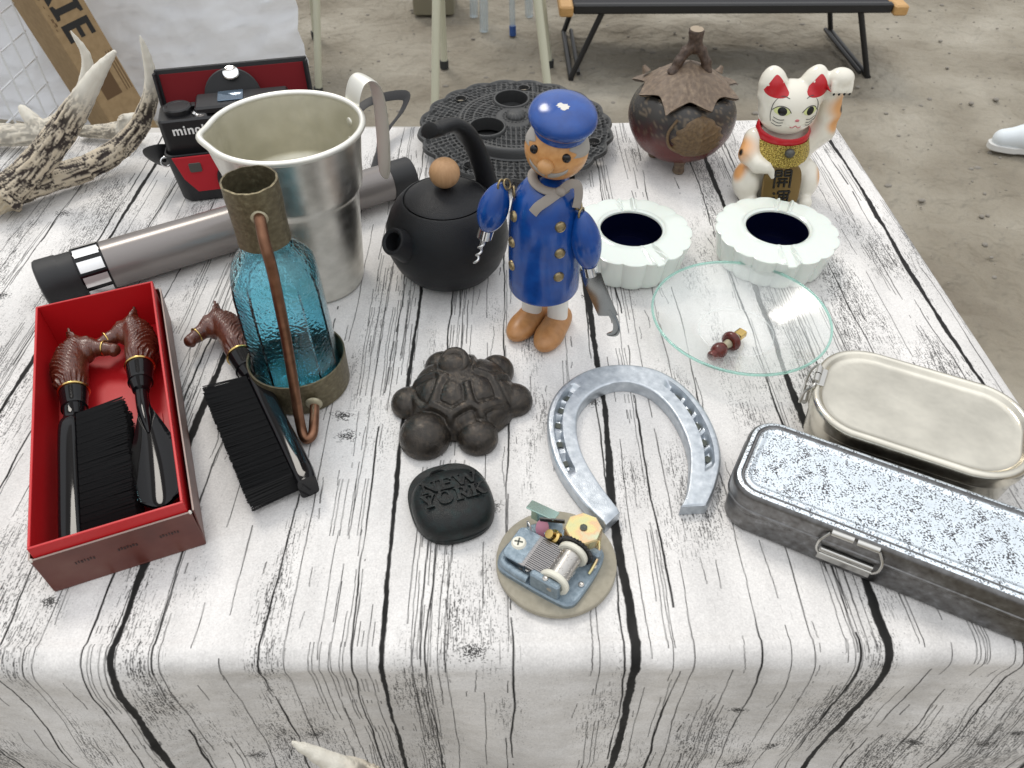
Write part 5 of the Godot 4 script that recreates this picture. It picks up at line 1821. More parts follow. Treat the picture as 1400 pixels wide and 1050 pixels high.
		er.grid(6, 24, func(u: float, w: float) -> Vector3:
			var a := -w * TAU
			var y := sin(a)
			var x := cos(a) * 1.02
			y = y * 1.28 if y > 0.0 else y * 0.5
			x *= 1.0 - 0.40 * maxf(y, 0.0)
			return face.call(ec.x + u * x + s * 0.10 * u * y, ec.y + u * y, 0.05 - 0.05 * u))
		part("ear_lining", er.mesh(60.0), mats.cat_red, t)
	part("mouth", Soup.new().tube(curve([face.call(-1.1, 8.25, 0.0), face.call(-0.85, 8.15, 0.0), face.call(-0.62, 8.36, 0.02), face.call(-0.38, 8.15, 0.0), face.call(-0.12, 8.25, 0.0)], 14), 0.04, 6).mesh(80.0), mats.cat_pink, t)
	part("nose", Soup.new().ball(Vector3(-0.6, 8.85, 2.70), Vector3(0.2, 0.12, 0.1), 14, 8).mesh(60.0), mats.cat_pink, t)
	part("collar", Soup.new().at(Vector3(-0.65, 6.62, 0.25), Vector3(10, 0, 0)).lathe([Vector2(2.2, -0.6), Vector2(2.42, -0.45), Vector2(2.46, 0.45), Vector2(2.2, 0.7)], 56, func(p: Vector3, _a: float, _i: int) -> Vector3: return Vector3(p.x * 1.0, p.y, p.z * 0.94)).mesh(60.0), mats.cat_red, t)
	# glittering bib with a scalloped lower edge
	var bib := Soup.new()
	bib.grid(48, 8, func(u: float, w: float) -> Vector3:
		var a := deg_to_rad(lerpf(188, -8, u))
		var drop := 0.55 + 1.25 * pow(sin(PI * u), 0.8) + 0.10 * absf(sin(u * PI * 9.0))
		var r := 2.38 + 0.32 * w
		return Vector3(-0.65 + r * cos(a) * 1.03, 6.42 - w * drop, 0.32 + r * sin(a) * (0.98 + 0.10 * w)))
	part("bib", bib.mesh(60.0), mats.gold_glitter, t)
	part("bell", Soup.new().ball(Vector3(-0.55, 5.85, 2.9), Vector3(0.46, 0.42, 0.42), 20, 12).mesh(60.0), mats.badge, t)
	# the gold tablet with its raised characters
	var tb := Node3D.new()
	tb.name = "tablet"
	tb.position = Vector3(-0.45, 2.35, 2.75) * U
	tb.rotation_degrees = Vector3(-10, -6, 4)
	t.add_child(tb)
	part("board", Soup.new().at(Vector3(0, 0, 0), Vector3(90, 0, 0)).loft([Soup.oval(3.3, 4.4, 3.2, -0.2, 40), Soup.oval(3.5, 4.6, 3.2, -0.1, 40), Soup.oval(3.5, 4.6, 3.2, 0.15, 40), Soup.oval(3.3, 4.4, 3.2, 0.25, 40)]).mesh(), mats.tablet_gold, tb)
	# strokes of the two characters, x and y from the top left of a unit square
	var first := [[0.08, 0.05, 0.08, 1.0], [0.08, 0.05, 0.42, 0.05], [0.42, 0.05, 0.42, 0.36], [0.08, 0.2, 0.42, 0.2], [0.08, 0.36, 0.42, 0.36], [0.92, 0.05, 0.92, 1.0], [0.58, 0.05, 0.92, 0.05], [0.58, 0.05, 0.58, 0.36], [0.58, 0.2, 0.92, 0.2], [0.58, 0.36, 0.92, 0.36], [0.24, 0.52, 0.76, 0.52], [0.2, 0.70, 0.8, 0.70], [0.38, 0.52, 0.32, 0.94], [0.62, 0.52, 0.62, 0.96]]
	var second := [[0.35, 0.05, 0.35, 0.2], [0.35, 0.05, 0.98, 0.05], [0.98, 0.05, 0.92, 0.2], [0.42, 0.25, 0.92, 0.25], [0.45, 0.25, 0.45, 0.6], [0.9, 0.25, 0.9, 0.6], [0.45, 0.42, 0.9, 0.42], [0.45, 0.6, 0.9, 0.6], [0.32, 0.74, 0.98, 0.74], [0.67, 0.12, 0.67, 0.88], [0.08, 0.1, 0.18, 0.2], [0.05, 0.4, 0.2, 0.4], [0.2, 0.4, 0.12, 0.8], [0.12, 0.8, 0.4, 0.95], [0.4, 0.95, 1.0, 0.95]]
	for c in 2:
		var so := Soup.new()
		for q in [first, second][c]:
			var a := Vector3(-0.85 + q[0] * 1.7, 1.75 - q[1] * 1.75 - c * 2.0, 0.26)
			var b := Vector3(-0.85 + q[2] * 1.7, 1.75 - q[3] * 1.75 - c * 2.0, 0.26)
			so.tube([a, b], 0.11, 6)
		part("character", so.mesh(50.0), mats.tablet_ink, tb)
	# claws on the raised paw
	for k in 4:
		part("claw", Soup.new().ball(Vector3(2.35 + k * 0.46, 10.82, 1.90), Vector3(0.11, 0.15, 0.08), 10, 6).mesh(60.0), mats.black_eye, t)


# ---------------------------------------------------------------- horse head brushes
var horse_mesh: ArrayMesh


func horse() -> ArrayMesh:
	if horse_mesh:
		return horse_mesh
	# lies in the plane of x and y, neck upwards from the origin, muzzle towards -x
	var f := Field.new(Vector3(-4.6, -0.5, -1.7), Vector3(2.0, 6.4, 1.7), 0.095)
	f.chain([Vector3(0, -0.1, 0), Vector3(0.15, 1.0, 0), Vector3(0.22, 2.2, 0), Vector3(0.0, 3.4, 0), Vector3(-0.45, 4.3, 0)], [0.92, 1.2, 1.28, 1.15, 0.95], 0.4)
	f.chain([Vector3(-0.5, 4.55, 0), Vector3(-1.4, 4.2, 0), Vector3(-2.5, 3.7, 0), Vector3(-3.3, 3.3, 0)], [0.88, 0.74, 0.50, 0.46], 0.3)
	f.chain([Vector3(-0.2, 5.1, 0), Vector3(-1.3, 4.72, 0), Vector3(-2.6, 4.05, 0)], [0.42, 0.34, 0.24], 0.12)
	f.ell(Vector3(-1.0, 3.62, 0), Vector3(0.85, 0.72, 0.78), 0.12)
	f.ell(Vector3(-3.45, 3.25, 0), Vector3(0.46, 0.40, 0.44), 0.2)
	f.ell(Vector3(-3.3, 2.92, 0), Vector3(0.36, 0.24, 0.36), 0.08)
	for s in [-1, 1]:
		f.cap(Vector3(-0.25, 5.2, s * 0.45), Vector3(0.0, 6.1, s * 0.62), 0.36, 0.1, 0.1)
		f.ell(Vector3(-1.35, 4.55, s * 0.66), Vector3(0.32, 0.22, 0.2), 0.06)
		f.ell(Vector3(-3.65, 3.55, s * 0.38), Vector3(0.14, 0.12, 0.14), 0.06, Vector3.ZERO, true)
		f.ell(Vector3(-1.42, 4.5, s * 0.88), Vector3(0.17, 0.12, 0.12), 0.03, Vector3.ZERO, true)
	f.cap(Vector3(-3.9, 3.05, -0.6), Vector3(-3.1, 3.0, -0.6), 0.09, 0.05, 0.05, true)
	f.cap(Vector3(-3.9, 3.05, 0.6), Vector3(-3.1, 3.0, 0.6), 0.09, 0.05, 0.05, true)
	var n := fnl(101, 1.0, 3)
	horse_mesh = f.mesh(null, func(p: Vector3, _n: Vector3) -> float:
		# combed mane down the back of the neck, folds at the collar
		var back := smoothstep(-0.5, 0.5, p.x + (p.y - 2.0) * 0.18) * smoothstep(-0.2, 0.6, p.y)
		var w := sin(p.y * 8.0 - p.x * 6.5 + 3.5 * n.get_noise_3d(p.x * 0.45, p.y * 0.45, p.z * 0.6))
		var s := 0.15 * (1.0 - absf(w) * 1.6) * back
		s += 0.09 * (1.0 - 2.0 * absf(sin(atan2(p.z, p.x) * 9.0))) * smoothstep(1.0, 0.1, p.y)
		return s + 0.02 * n.get_noise_3d(p.x * 1.4, p.y * 1.4, p.z * 1.4))
	return horse_mesh


# flip is 1 when the horse looks left of the handle's direction, -1 when right
func brush(called: String, label: String, at: Vector3, turn: float, flip: float, grow: float, bristles := true) -> Node3D:
	var t := thing(called, label, "clothes brush" if bristles else "shoehorn", at, turn)
	# local frame: handle runs towards +z, height is y
	var h := part("horse_head", horse(), mats.horse_brown, t, Vector3(0, 1.45, 0), Vector3(-90, 0, 0))
	h.scale = Vector3(flip * 0.84, 1, 1) * grow
	part("bit_ring", Soup.new().at(Vector3(flip * -2.22, 0.05 + 1.45, -3.65), Vector3(0, flip * 25.0, 90)).ring(0.54, 0.07, 28, 8).mesh(80.0), mats.gold, t)
	part("gold_ring", Soup.new().at(Vector3(0, 1.45, 0.28), Vector3(90, 0, 0)).ring(0.93, 0.10, 36, 10).mesh(80.0), mats.gold, t)
	part("ferrule", Soup.new().at(Vector3(0, 1.45, 0.3), Vector3(90, 0, 0)).lathe([Vector2(0.9, 0), Vector2(0.92, 0.3), Vector2(0.82, 1.4), Vector2(0.84, 1.75), Vector2(0.74, 1.8), Vector2(0.55, 2.6), Vector2(0.0, 2.9)], 32).mesh(), mats.black_gloss, t)
	if bristles:
		var hd := []
		for q in curve([Vector3(0.36, 0.9, 2.2), Vector3(0.42, 0.8, 3.1), Vector3(0.62, 1.0, 4.2), Vector3(0.66, 1.05, 9.0), Vector3(0.70, 1.0, 13.0), Vector3(0.62, 0.9, 14.2)], 24):
			var l := PackedVector3Array()
			for j in 20:
				var a := TAU * j / 20
				l.append(Vector3(flip * q.x * 0.5 + q.x * signf(cos(a)) * pow(absf(cos(a)), 0.5), 1.25 + q.y * signf(sin(a)) * pow(absf(sin(a)), 0.4), q.z))
			hd.append(l)
		part("handle", Soup.new().loft(hd).mesh(50.0), mats.black_gloss, t)
		var rng := RandomNumberGenerator.new()
		rng.seed = int(absf(at.x) * 100)
		for k in 17:
			var z := 3.6 + k * 0.60
			var tuft := Soup.new()
			for layer in 9:
				for b in 9:
					var y0 := 0.42 + layer * 0.215
					var p0 := Vector3(flip * -0.30, y0, z + (b - 4) * 0.052)
					var ln := 3.0 + rng.randf_range(-0.08, 0.06) + 0.05 * sin(layer * 1.3 + k)
					var p1 := Vector3(flip * (-0.30 - ln), y0 * 1.05 + rng.randf_range(-0.07, 0.07) - 0.04, z + (b - 4) * 0.072 + rng.randf_range(-0.05, 0.05) - 0.25 + 0.02 * k)
					tuft.tube([p0, p1], [0.055, 0.038], 3, 1.0, Vector3.ZERO, false)
			var tf := part("bristle_tuft", tuft.mesh(80.0), mats.bristle, t)
			tf.set_meta("kind", "stuff")
	else:
		var bl := Soup.new()
		var rows := curve([Vector3(0.45, 0.0, 2.4), Vector3(0.35, 0.1, 3.2), Vector3(0.40, 0.3, 4.6), Vector3(0.95, 0.9, 7.0), Vector3(1.6, 1.4, 10.0), Vector3(1.75, 1.5, 12.4), Vector3(1.5, 1.3, 13.3)], 30)
		bl.grid(30, 12, func(u: float, w: float) -> Vector3:
			var q: Vector3 = rows[roundi(u * 30)]
			var x := (w - 0.5) * 2.0
			return Vector3(q.y * 0.55 + x * q.x, 1.5 - u * 0.5 + 0.75 * smoothstep(0.2, 0.8, u) * x * x, q.z + (-0.9 * x * x if u > 0.9 else 0.0) * (u - 0.9) * 10.0))
		bl.grid(30, 12, func(u: float, w: float) -> Vector3:
			var q: Vector3 = rows[roundi(u * 30)]
			var x := (0.5 - w) * 2.0
			return Vector3(q.y * 0.55 + x * q.x, 1.3 - u * 0.5 + 0.75 * smoothstep(0.2, 0.8, u) * x * x - 0.1, q.z + (-0.9 * x * x if u > 0.9 else 0.0) * (u - 0.9) * 10.0))
		bl.tube(curve([Vector3(0, 1.4, 2.2), Vector3(0.0, 1.4, 3.4), Vector3(0.1, 1.4, 5.0), Vector3(0.3, 1.25, 7.0)], 12), [0.55, 0.5, 0.45, 0.42, 0.42, 0.42, 0.42, 0.42, 0.4, 0.36, 0.3, 0.2, 0.1], 14)
		part("blade", bl.mesh(60.0), mats.black_gloss, t)
	return t


func brush_box() -> void:
	var t := thing("brush_box", "open red lined cardboard box holding a brush and a shoehorn with horse heads", "box", Vector3(-26.6, 0, -35.6), 22.0)
	var W := 8.2
	var D := 22.6
	var wall := func(s: Soup, w: float, d: float, y0: float, y1: float, th: float) -> Soup:
		s.block(Vector3(0, y0, d / 2 - th / 2), w, y1 - y0, th, 0.03, 0.02, 1)
		s.block(Vector3(0, y0, -d / 2 + th / 2), w, y1 - y0, th, 0.03, 0.02, 1)
		s.block(Vector3(w / 2 - th / 2, y0, 0), th, y1 - y0, d - th * 2 - 0.004, 0.03, 0.02, 1)
		s.block(Vector3(-w / 2 + th / 2, y0, 0), th, y1 - y0, d - th * 2 - 0.004, 0.03, 0.02, 1)
		return s
	var ou := part("outer_box", Soup.new().block(Vector3.ZERO, W + 0.3, 0.12, D + 0.3, 0.03, 0.02, 1).mesh(), mats.brown_card, t)
	var walls := [[Vector3(0, 0.12, D / 2 + 0.10), W + 0.36, 0.10, 0.0], [Vector3(0, 0.12, -D / 2 - 0.10), W + 0.36, 0.10, 0.0], [Vector3(W / 2 + 0.12, 0.12, 0), 0.10, D + 0.08, -3.5], [Vector3(-W / 2 - 0.12, 0.12, 0), 0.10, D + 0.08, 2.0]]
	for q in walls:
		part("outer_wall", Soup.new().block(Vector3.ZERO, q[1], 3.1, q[2], 0.03, 0.02, 1).mesh(), mats.brown_card, ou, q[0], Vector3(0, 0, q[3]))
		part("paper_edge", Soup.new().block(Vector3.ZERO, q[1], 0.05, q[2], 0.03, 0.01, 1).mesh(), mats.paper_edge, ou, q[0] + Vector3(-sin(deg_to_rad(q[3])) * 3.1, 3.1, 0), Vector3(0, 0, q[3]))
	part("tray_floor", Soup.new().block(Vector3(0, 0.14, 0), W - 0.1, 0.1, D - 0.1, 0.03, 0.02, 1).mesh(), mats.red_card, t)
	for q in [[Vector3(0, 0.25, D / 2 - 0.08), W, 0.16], [Vector3(0, 0.25, -D / 2 + 0.08), W, 0.16], [Vector3(W / 2 - 0.08, 0.25, 0), 0.16, D - 0.33], [Vector3(-W / 2 + 0.08, 0.25, 0), 0.16, D - 0.33]]:
		part("tray_wall", Soup.new().block(Vector3.ZERO, q[1], 3.85, q[2], 0.03, 0.03, 1).mesh(), mats.red_card, t, q[0])
	# the folded red insert that lies at the bottom
	part("insert", Soup.new().block(Vector3(0, 0.26, 5.2), 5.6, 0.12, 11.8, 0.03, 0.02, 1).mesh(), mats.red_card, t)
	part("insert", Soup.new().at(Vector3(-2.9, 0.3, 5.2), Vector3(0, 0, 60)).block(Vector3.ZERO, 1.6, 0.06, 11.8, 0.03, 0.02, 1).mesh(), mats.red_card, t)
	var pr := Soup.new()
	var rng := RandomNumberGenerator.new()
	rng.seed = 77
	for k in 3:
		for i in 7:
			pr.block(Vector3(-2.4 + k * 2.3 + i * 0.16, 1.85 + 0.05 * (i % 2), D / 2 + 0.17), rng.randf_range(0.05, 0.11), 0.2, 0.03, 0.01, 0.005, 1)
	part("faint_print", pr.mesh(), mats.faint_print, t)
	# rough white corners
	for s in [-1, 1]:
		part("worn_corner", Soup.new().ball(Vector3(s * (W / 2 + 0.12), 3.2, D / 2 + 0.08), Vector3(0.10, 0.16, 0.10), 8, 6).mesh(), mats.chip, t)
	brush("horse_head_brush", "horse head clothes brush with black bristles, lying at the left inside the red box", Vector3(-30.1, 0.55, -38.0), 23.0, -1.0, 1.0)
	brush("horse_head_shoehorn", "horse head shoehorn with curved black blade, lying at the right inside the red box", Vector3(-26.4, 0.5, -40.6), 20.0, 1.0, 0.98, false)


# ---------------------------------------------------------------- antlers
func antler_mesh(chains: Array, burr: Array, axis: Vector3, dark: float, cell: float) -> ArrayMesh:
	var lo := Vector3.ONE * 999.0
	var hi := Vector3.ONE * -999.0
	for c in chains:
		for p in c[0]:
			lo = lo.min(p - Vector3.ONE * 2.6)
			hi = hi.max(p + Vector3.ONE * 2.6)
	var f := Field.new(lo, hi, cell)
	for c in chains:
		var n: int = (c[0].size() - 1) * 3
		f.chain(curve(c[0], n), curve(c[1], n), 0.10)
	var n1 := fnl(103, 1.0, 4)
	if burr.size():
		var an: Vector3 = burr[1]
		var u := an.cross(Vector3.UP).normalized()
		var w := an.cross(u)
		for k in 16:
			var a := TAU * k / 16.0
			f.ell(burr[0] + (u * cos(a) + w * sin(a)) * (burr[2] + 0.12 * sin(k * 2.4)), Vector3.ONE * (0.42 + 0.10 * sin(k * 1.7)), 0.25)
		f.cap(burr[0], burr[0] - an * 0.9, burr[2] * 0.98, burr[2] * 0.85, 0.3)
	var e := axis.normalized()
	var tips := []
	for c in chains:
		tips.append([c[0][-1], c[2]])
	# noise stretched along the nearest stretch of beam or tine
	var groove := func(p: Vector3) -> float:
		var best := 1e9
		var d := e
		for c in chains:
			for i in c[0].size() - 1:
				var m: Vector3 = (c[0][i] + c[0][i + 1]) * 0.5
				if p.distance_squared_to(m) < best:
					best = p.distance_squared_to(m)
					d = (c[0][i + 1] - c[0][i]).normalized()
		var q := p - d * p.dot(d) * 0.87
		return n1.get_noise_3d(q.x * 2.5, q.y * 2.5, q.z * 2.5)
	var smooth_at := func(p: Vector3) -> float:
		var k := 1.0
		for s in tips:
			k = minf(k, smoothstep(s[1] * 0.45, s[1], p.distance_to(s[0])))
		return k
	return f.mesh(func(p: Vector3, _n: Vector3) -> Color:
		var k: float = smooth_at.call(p)
		var g: float = groove.call(p)
		var c := Color(0.80, 0.765, 0.67).lerp(Color(0.60, 0.50, 0.36), clampf(k * dark + 0.35 * g, 0.0, 1.0))
		c = c.lerp(Color(0.034, 0.023, 0.016), clampf(smoothstep(0.08, -0.06, g) * k * (0.25 + dark), 0.0, 1.0))
		if burr.size() and (p - burr[0]).dot(burr[1]) < -0.45:
			c = Color(0.60, 0.55, 0.44).lerp(Color(0.42, 0.33, 0.2), clampf(0.5 + g, 0.0, 1.0))
		return c, func(p: Vector3, _n: Vector3) -> float:
		var k: float = smooth_at.call(p)
		return 0.13 * k * clampf(groove.call(p) * 2.2, -1.0, 0.6))


func antlers() -> void:
	var a := antler_mesh([
		[[Vector3(-46.9, 2.0, -64.0), Vector3(-44.8, 3.2, -65.2), Vector3(-42.2, 5.2, -66), Vector3(-39.6, 7.6, -66.3), Vector3(-37.0, 10.2, -66.2), Vector3(-34.6, 12.6, -65.8), Vector3(-32.6, 14.3, -65.6)], [1.42, 1.32, 1.27, 1.15, 0.92, 0.62, 0.22], 9.0],
		[[Vector3(-46.4, 1.8, -64.8), Vector3(-44.0, 1.75, -67.0), Vector3(-41.3, 1.6, -69.3), Vector3(-38.6, 2.4, -71.6), Vector3(-36.0, 4.6, -72.8), Vector3(-34.0, 8.0, -73.2), Vector3(-33.4, 11.0, -73.0), Vector3(-33.3, 12.9, -72.8)], [1.4, 1.24, 1.14, 1.02, 0.86, 0.64, 0.40, 0.12], 7.5]],
		[Vector3(-46.9, 2.1, -63.9), Vector3(0.62, 0.30, -0.72).normalized(), 1.75], Vector3(0.7, 0.65, -0.2), 0.75, 0.15)
	var o := part("antler", a, mats.antler, null, Vector3(0, TOP / U, 0))
	tag(o, "deer antler with dark grooved beam, its sawn burr end pointing towards the telescope", "antler")
	var b := antler_mesh([
		[[Vector3(-66, 1.5, -78), Vector3(-58, 1.5, -77), Vector3(-52, 1.6, -76.3), Vector3(-47.8, 2.2, -76), Vector3(-44.2, 4.3, -76), Vector3(-41.6, 7.4, -76), Vector3(-40.6, 10.0, -76), Vector3(-41.1, 12.3, -75.8)], [1.3, 1.2, 1.1, 1.02, 0.88, 0.66, 0.44, 0.14], 7.0],
		[[Vector3(-48.2, 2.2, -76.2), Vector3(-49.2, 3.4, -76.6), Vector3(-49.7, 4.3, -76.8)], [0.9, 0.7, 0.4], 2.0],
		[[Vector3(-58, 1.5, -76.8), Vector3(-55.2, 4.4, -76.0), Vector3(-53.6, 8.0, -75.5), Vector3(-53.0, 11.5, -75.2)], [1.2, 1.0, 0.75, 0.25], 5.0]],
		[], Vector3(1, 0.2, 0), 0.22, 0.24)
	o = part("antler", b, mats.antler, null, Vector3(0, TOP / U, 0))
	tag(o, "pale smoother deer antler with a white upturned tine, lying behind the dark grooved antler", "antler")
	var c := antler_mesh([
		[[Vector3(-45.5, 0.8, -78.5), Vector3(-42.5, 1.1, -78.0), Vector3(-40.4, 1.4, -77.5), Vector3(-39.5, 1.6, -77.2)], [0.55, 0.75, 1.0, 1.05], 2.0],
		[[Vector3(-39.9, 1.5, -77.3), Vector3(-39.7, 2.6, -77.0), Vector3(-38.5, 3.2, -77.0)], [0.9, 0.75, 0.45], 1.4]],
		[], Vector3(1, 0.2, 0.2), 0.35, 0.16)
	o = part("antler", c, mats.antler, null, Vector3(0, TOP / U, 0))
	tag(o, "short stubby antler piece lying behind the long antler near the camera case", "antler")
	var d := antler_mesh([
		[[Vector3(4.0, -68.3, 6.0), Vector3(2.0, -50.0, -3.0), Vector3(0.0, -28.0, -9.5), Vector3(-3.0, -12.0, -12.5), Vector3(-6.4, -3.8, -13.7), Vector3(-8.8, -0.6, -14.0), Vector3(-10.4, 1.6, -14.2)], [1.7, 1.7, 1.5, 1.15, 0.80, 0.50, 0.18], 5.0]],
		[], Vector3(-0.3, 1, -0.3), 0.6, 0.2)
	o = part("antler", d, mats.antler, null, Vector3(0, TOP / U, 0))
	tag(o, "yellowish antler tip poking up in front of the hanging cloth", "antler")


# ---------------------------------------------------------------- camera in its open case
func camera_and_case() -> void:
	var at := Vector3(-25.3, 0, -69.2)
	var turn := 13.0
	var t := thing("camera_case", "open black camera case with red lining, flap raised behind the camera", "camera case", at, turn)
	part("case_body", Soup.new().loft([Soup.rrect(12.4, 4.6, 0.9, 0.0, 5), Soup.rrect(12.9, 5.0, 1.0, 0.3, 5), Soup.rrect(13.6, 5.3, 1.0, 4.9, 5), Soup.rrect(13.3, 5.0, 0.9, 4.95, 5), Soup.rrect(13.0, 4.7, 0.9, 4.5, 5)]).mesh(40.0), mats.black_leatherette, t)
	var rp := Soup.new()
	rp.at(Vector3(0, 0, 2.46), Vector3(3.4, 0, 0))
	rp.xf = rp.xf * Transform3D(Basis(Vector3.RIGHT, PI / 2), Vector3.ZERO)
	rp.prism(PackedVector2Array([Vector2(-6.1, -4.85), Vector2(6.3, -4.85), Vector2(5.6, -1.15), Vector2(-4.7, -1.15), Vector2(-5.6, -2.6)]), 0.0, 0.16, 0.05)
	part("front_panel", rp.mesh(30.0), mats.red_velvet, t)
	part("badge", Soup.new().at(Vector3(-4.3, 3.75, 2.84), Vector3(86.6, 0, 0)).block(Vector3.ZERO, 1.1, 0.1, 0.9, 0.15, 0.03, 3).mesh(), mats.badge, t)
	part("latch_tab", Soup.new().at(Vector3(-2.2, 2.1, 2.74), Vector3(86.6, 0, -35)).loft([Soup.oval(1.1, 2.4, 2.0, 0, 24), Soup.oval(1.1, 2.4, 2.0, 0.12, 24), Soup.oval(0.9, 2.2, 2.0, 0.18, 24)]).mesh(), mats.black_leatherette, t)
	# flap standing up behind
	var fl := part("flap", Soup.new().at(Vector3(0.4, 4.7, -2.9), Vector3(-14, 0, 0)).block(Vector3.ZERO, 14.0, 5.7, 0.35, 0.1, 0.1, 2).mesh(), mats.black_leatherette, t)
	part("lining", Soup.new().at(Vector3(0.4, 4.9, -2.70), Vector3(-14, 0, 0)).block(Vector3(0, 0, 0.02), 13.2, 5.1, 0.06, 0.02, 0.02, 1).mesh(), mats.red_lining, fl)
	for s in [-1, 1]:
		part("flap_side", Soup.new().at(Vector3(0.4 + s * 6.95, 4.9, -2.4), Vector3(-14, 0, 0)).block(Vector3.ZERO, 0.25, 5.4, 1.0, 0.1, 0.08, 2).mesh(), mats.black_leatherette, fl)
	# rounded tab with its chrome snap
	var tab := Soup.new().at(Vector3(0.1, 6.3, -1.9), Vector3(-24, 0, 0))
	tab.xf = tab.xf * Transform3D(Basis(Vector3.RIGHT, PI / 2), Vector3.ZERO)
	var outl := PackedVector2Array([Vector2(-2.6, 0), Vector2(2.6, 0)])
	for k in 17:
		var a := PI * k / 16.0
		outl.append(Vector2(2.6 * cos(a), -1.6 - 2.5 * sin(a)))
	tab.prism(outl, 0.0, 0.35, 0.1)
	var tb := part("snap_tab", tab.mesh(40.0), mats.black_leatherette, t)
	part("snap", Soup.new().at(Vector3(0.3, 9.75, -3.05), Vector3(28, 0, 0)).lathe([Vector2(0.72, -0.2), Vector2(0.78, 0.05), Vector2(0.72, 0.14), Vector2(0.4, 0.22), Vector2(0, 0.24)], 28).mesh(), mats.chrome, tb)
	# strap with its lugs
	part("strap", Soup.new().tube(curve([Vector3(-6.9, 4.3, 0.5), Vector3(-7.6, 4.6, 1.0), Vector3(-8.3, 4.2, 0.6), Vector3(-8.4, 3.3, -0.2), Vector3(-7.8, 2.7, -0.8), Vector3(-7.0, 2.8, -0.8)], 20), 0.85, 12, 0.14, Vector3(0, 0.3, 1)).mesh(60.0), mats.black_leatherette, t)
	part("lug", Soup.new().at(Vector3(-6.95, 4.0, 1.6), Vector3(70, 20, 0)).ring(0.42, 0.1, 20, 8).mesh(80.0), mats.chrome, t)
	part("strap", Soup.new().tube(curve([Vector3(6.8, 4.0, -0.5), Vector3(8.8, 1.4, -0.6), Vector3(9.8, 0.35, 1.4), Vector3(11.6, 0.5, 2.2), Vector3(12.8, 0.9, -1.0), Vector3(14.2, 1.2, -5.0), Vector3(16.4, 2.0, -8.0), Vector3(17.0, 2.6, -10.4), Vector3(13.0, 1.0, -13.0), Vector3(9.0, 0.4, -8.0), Vector3(6.6, 2.0, -2.5)], 60), 0.62, 10, 0.16, Vector3(0.2, 1, 0.2)).mesh(60.0), mats.black_leatherette, t)

	var c := thing("film_camera", "black compact film camera standing in its open red lined case", "camera", at + Vector3(-0.35, 0.95, 0), turn)
	part("camera_body", Soup.new().block(Vector3(0, 0, 0.1), 12.4, 7.0, 3.7, 0.5, 0.15, 4).mesh(), mats.camera_black, c)
	part("top_plate", Soup.new().block(Vector3(1.4, 7.0, 0.0), 8.4, 0.75, 3.1, 0.3, 0.18, 3).mesh(), mats.camera_black, c)
	part("dial", Soup.new().at(Vector3(-4.4, 7.0, 0.1)).lathe([Vector2(1.25, 0), Vector2(1.25, 0.45), Vector2(1.15, 0.55), Vector2(0.95, 0.55), Vector2(0.9, 0.5), Vector2(0, 0.5)], 40).mesh(), mats.camera_black, c)
	part("shutter_button", Soup.new().at(Vector3(-2.4, 7.0, 1.0)).lathe([Vector2(0.75, 0), Vector2(0.75, 0.22), Vector2(0.5, 0.3), Vector2(0.42, 0.55), Vector2(0, 0.6)], 28).mesh(), mats.chrome, c)
	part("lever", Soup.new().block(Vector3(-3.0, 7.05, -1.0), 2.6, 0.3, 0.7, 0.2, 0.08, 3).mesh(), mats.camera_black, c, Vector3.ZERO, Vector3(0, 10, 0))
	part("hot_shoe", Soup.new().block(Vector3(0.4, 7.76, -0.3), 2.3, 0.12, 2.0, 0.1, 0.03, 2).mesh(), mats.window_glass, c)
	part("viewfinder", Soup.new().block(Vector3(0.6, 7.1, 1.36), 3.4, 0.55, 0.25, 0.1, 0.04, 2).mesh(), mats.window_glass, c)
	part("lettering", lettering("minolta", 0.76, 0.04, "Droid Sans", true), mats.white_letter, c, Vector3(-3.2, 5.95, 1.97))
	part("lens_barrel", Soup.new().at(Vector3(1.5, 3.4, 1.9), Vector3(90, 0, 0)).lathe([Vector2(2.4, 0), Vector2(2.4, 0.3), Vector2(2.2, 0.35), Vector2(2.2, 0.6), Vector2(0, 0.6)], 40).mesh(), mats.camera_black, c)


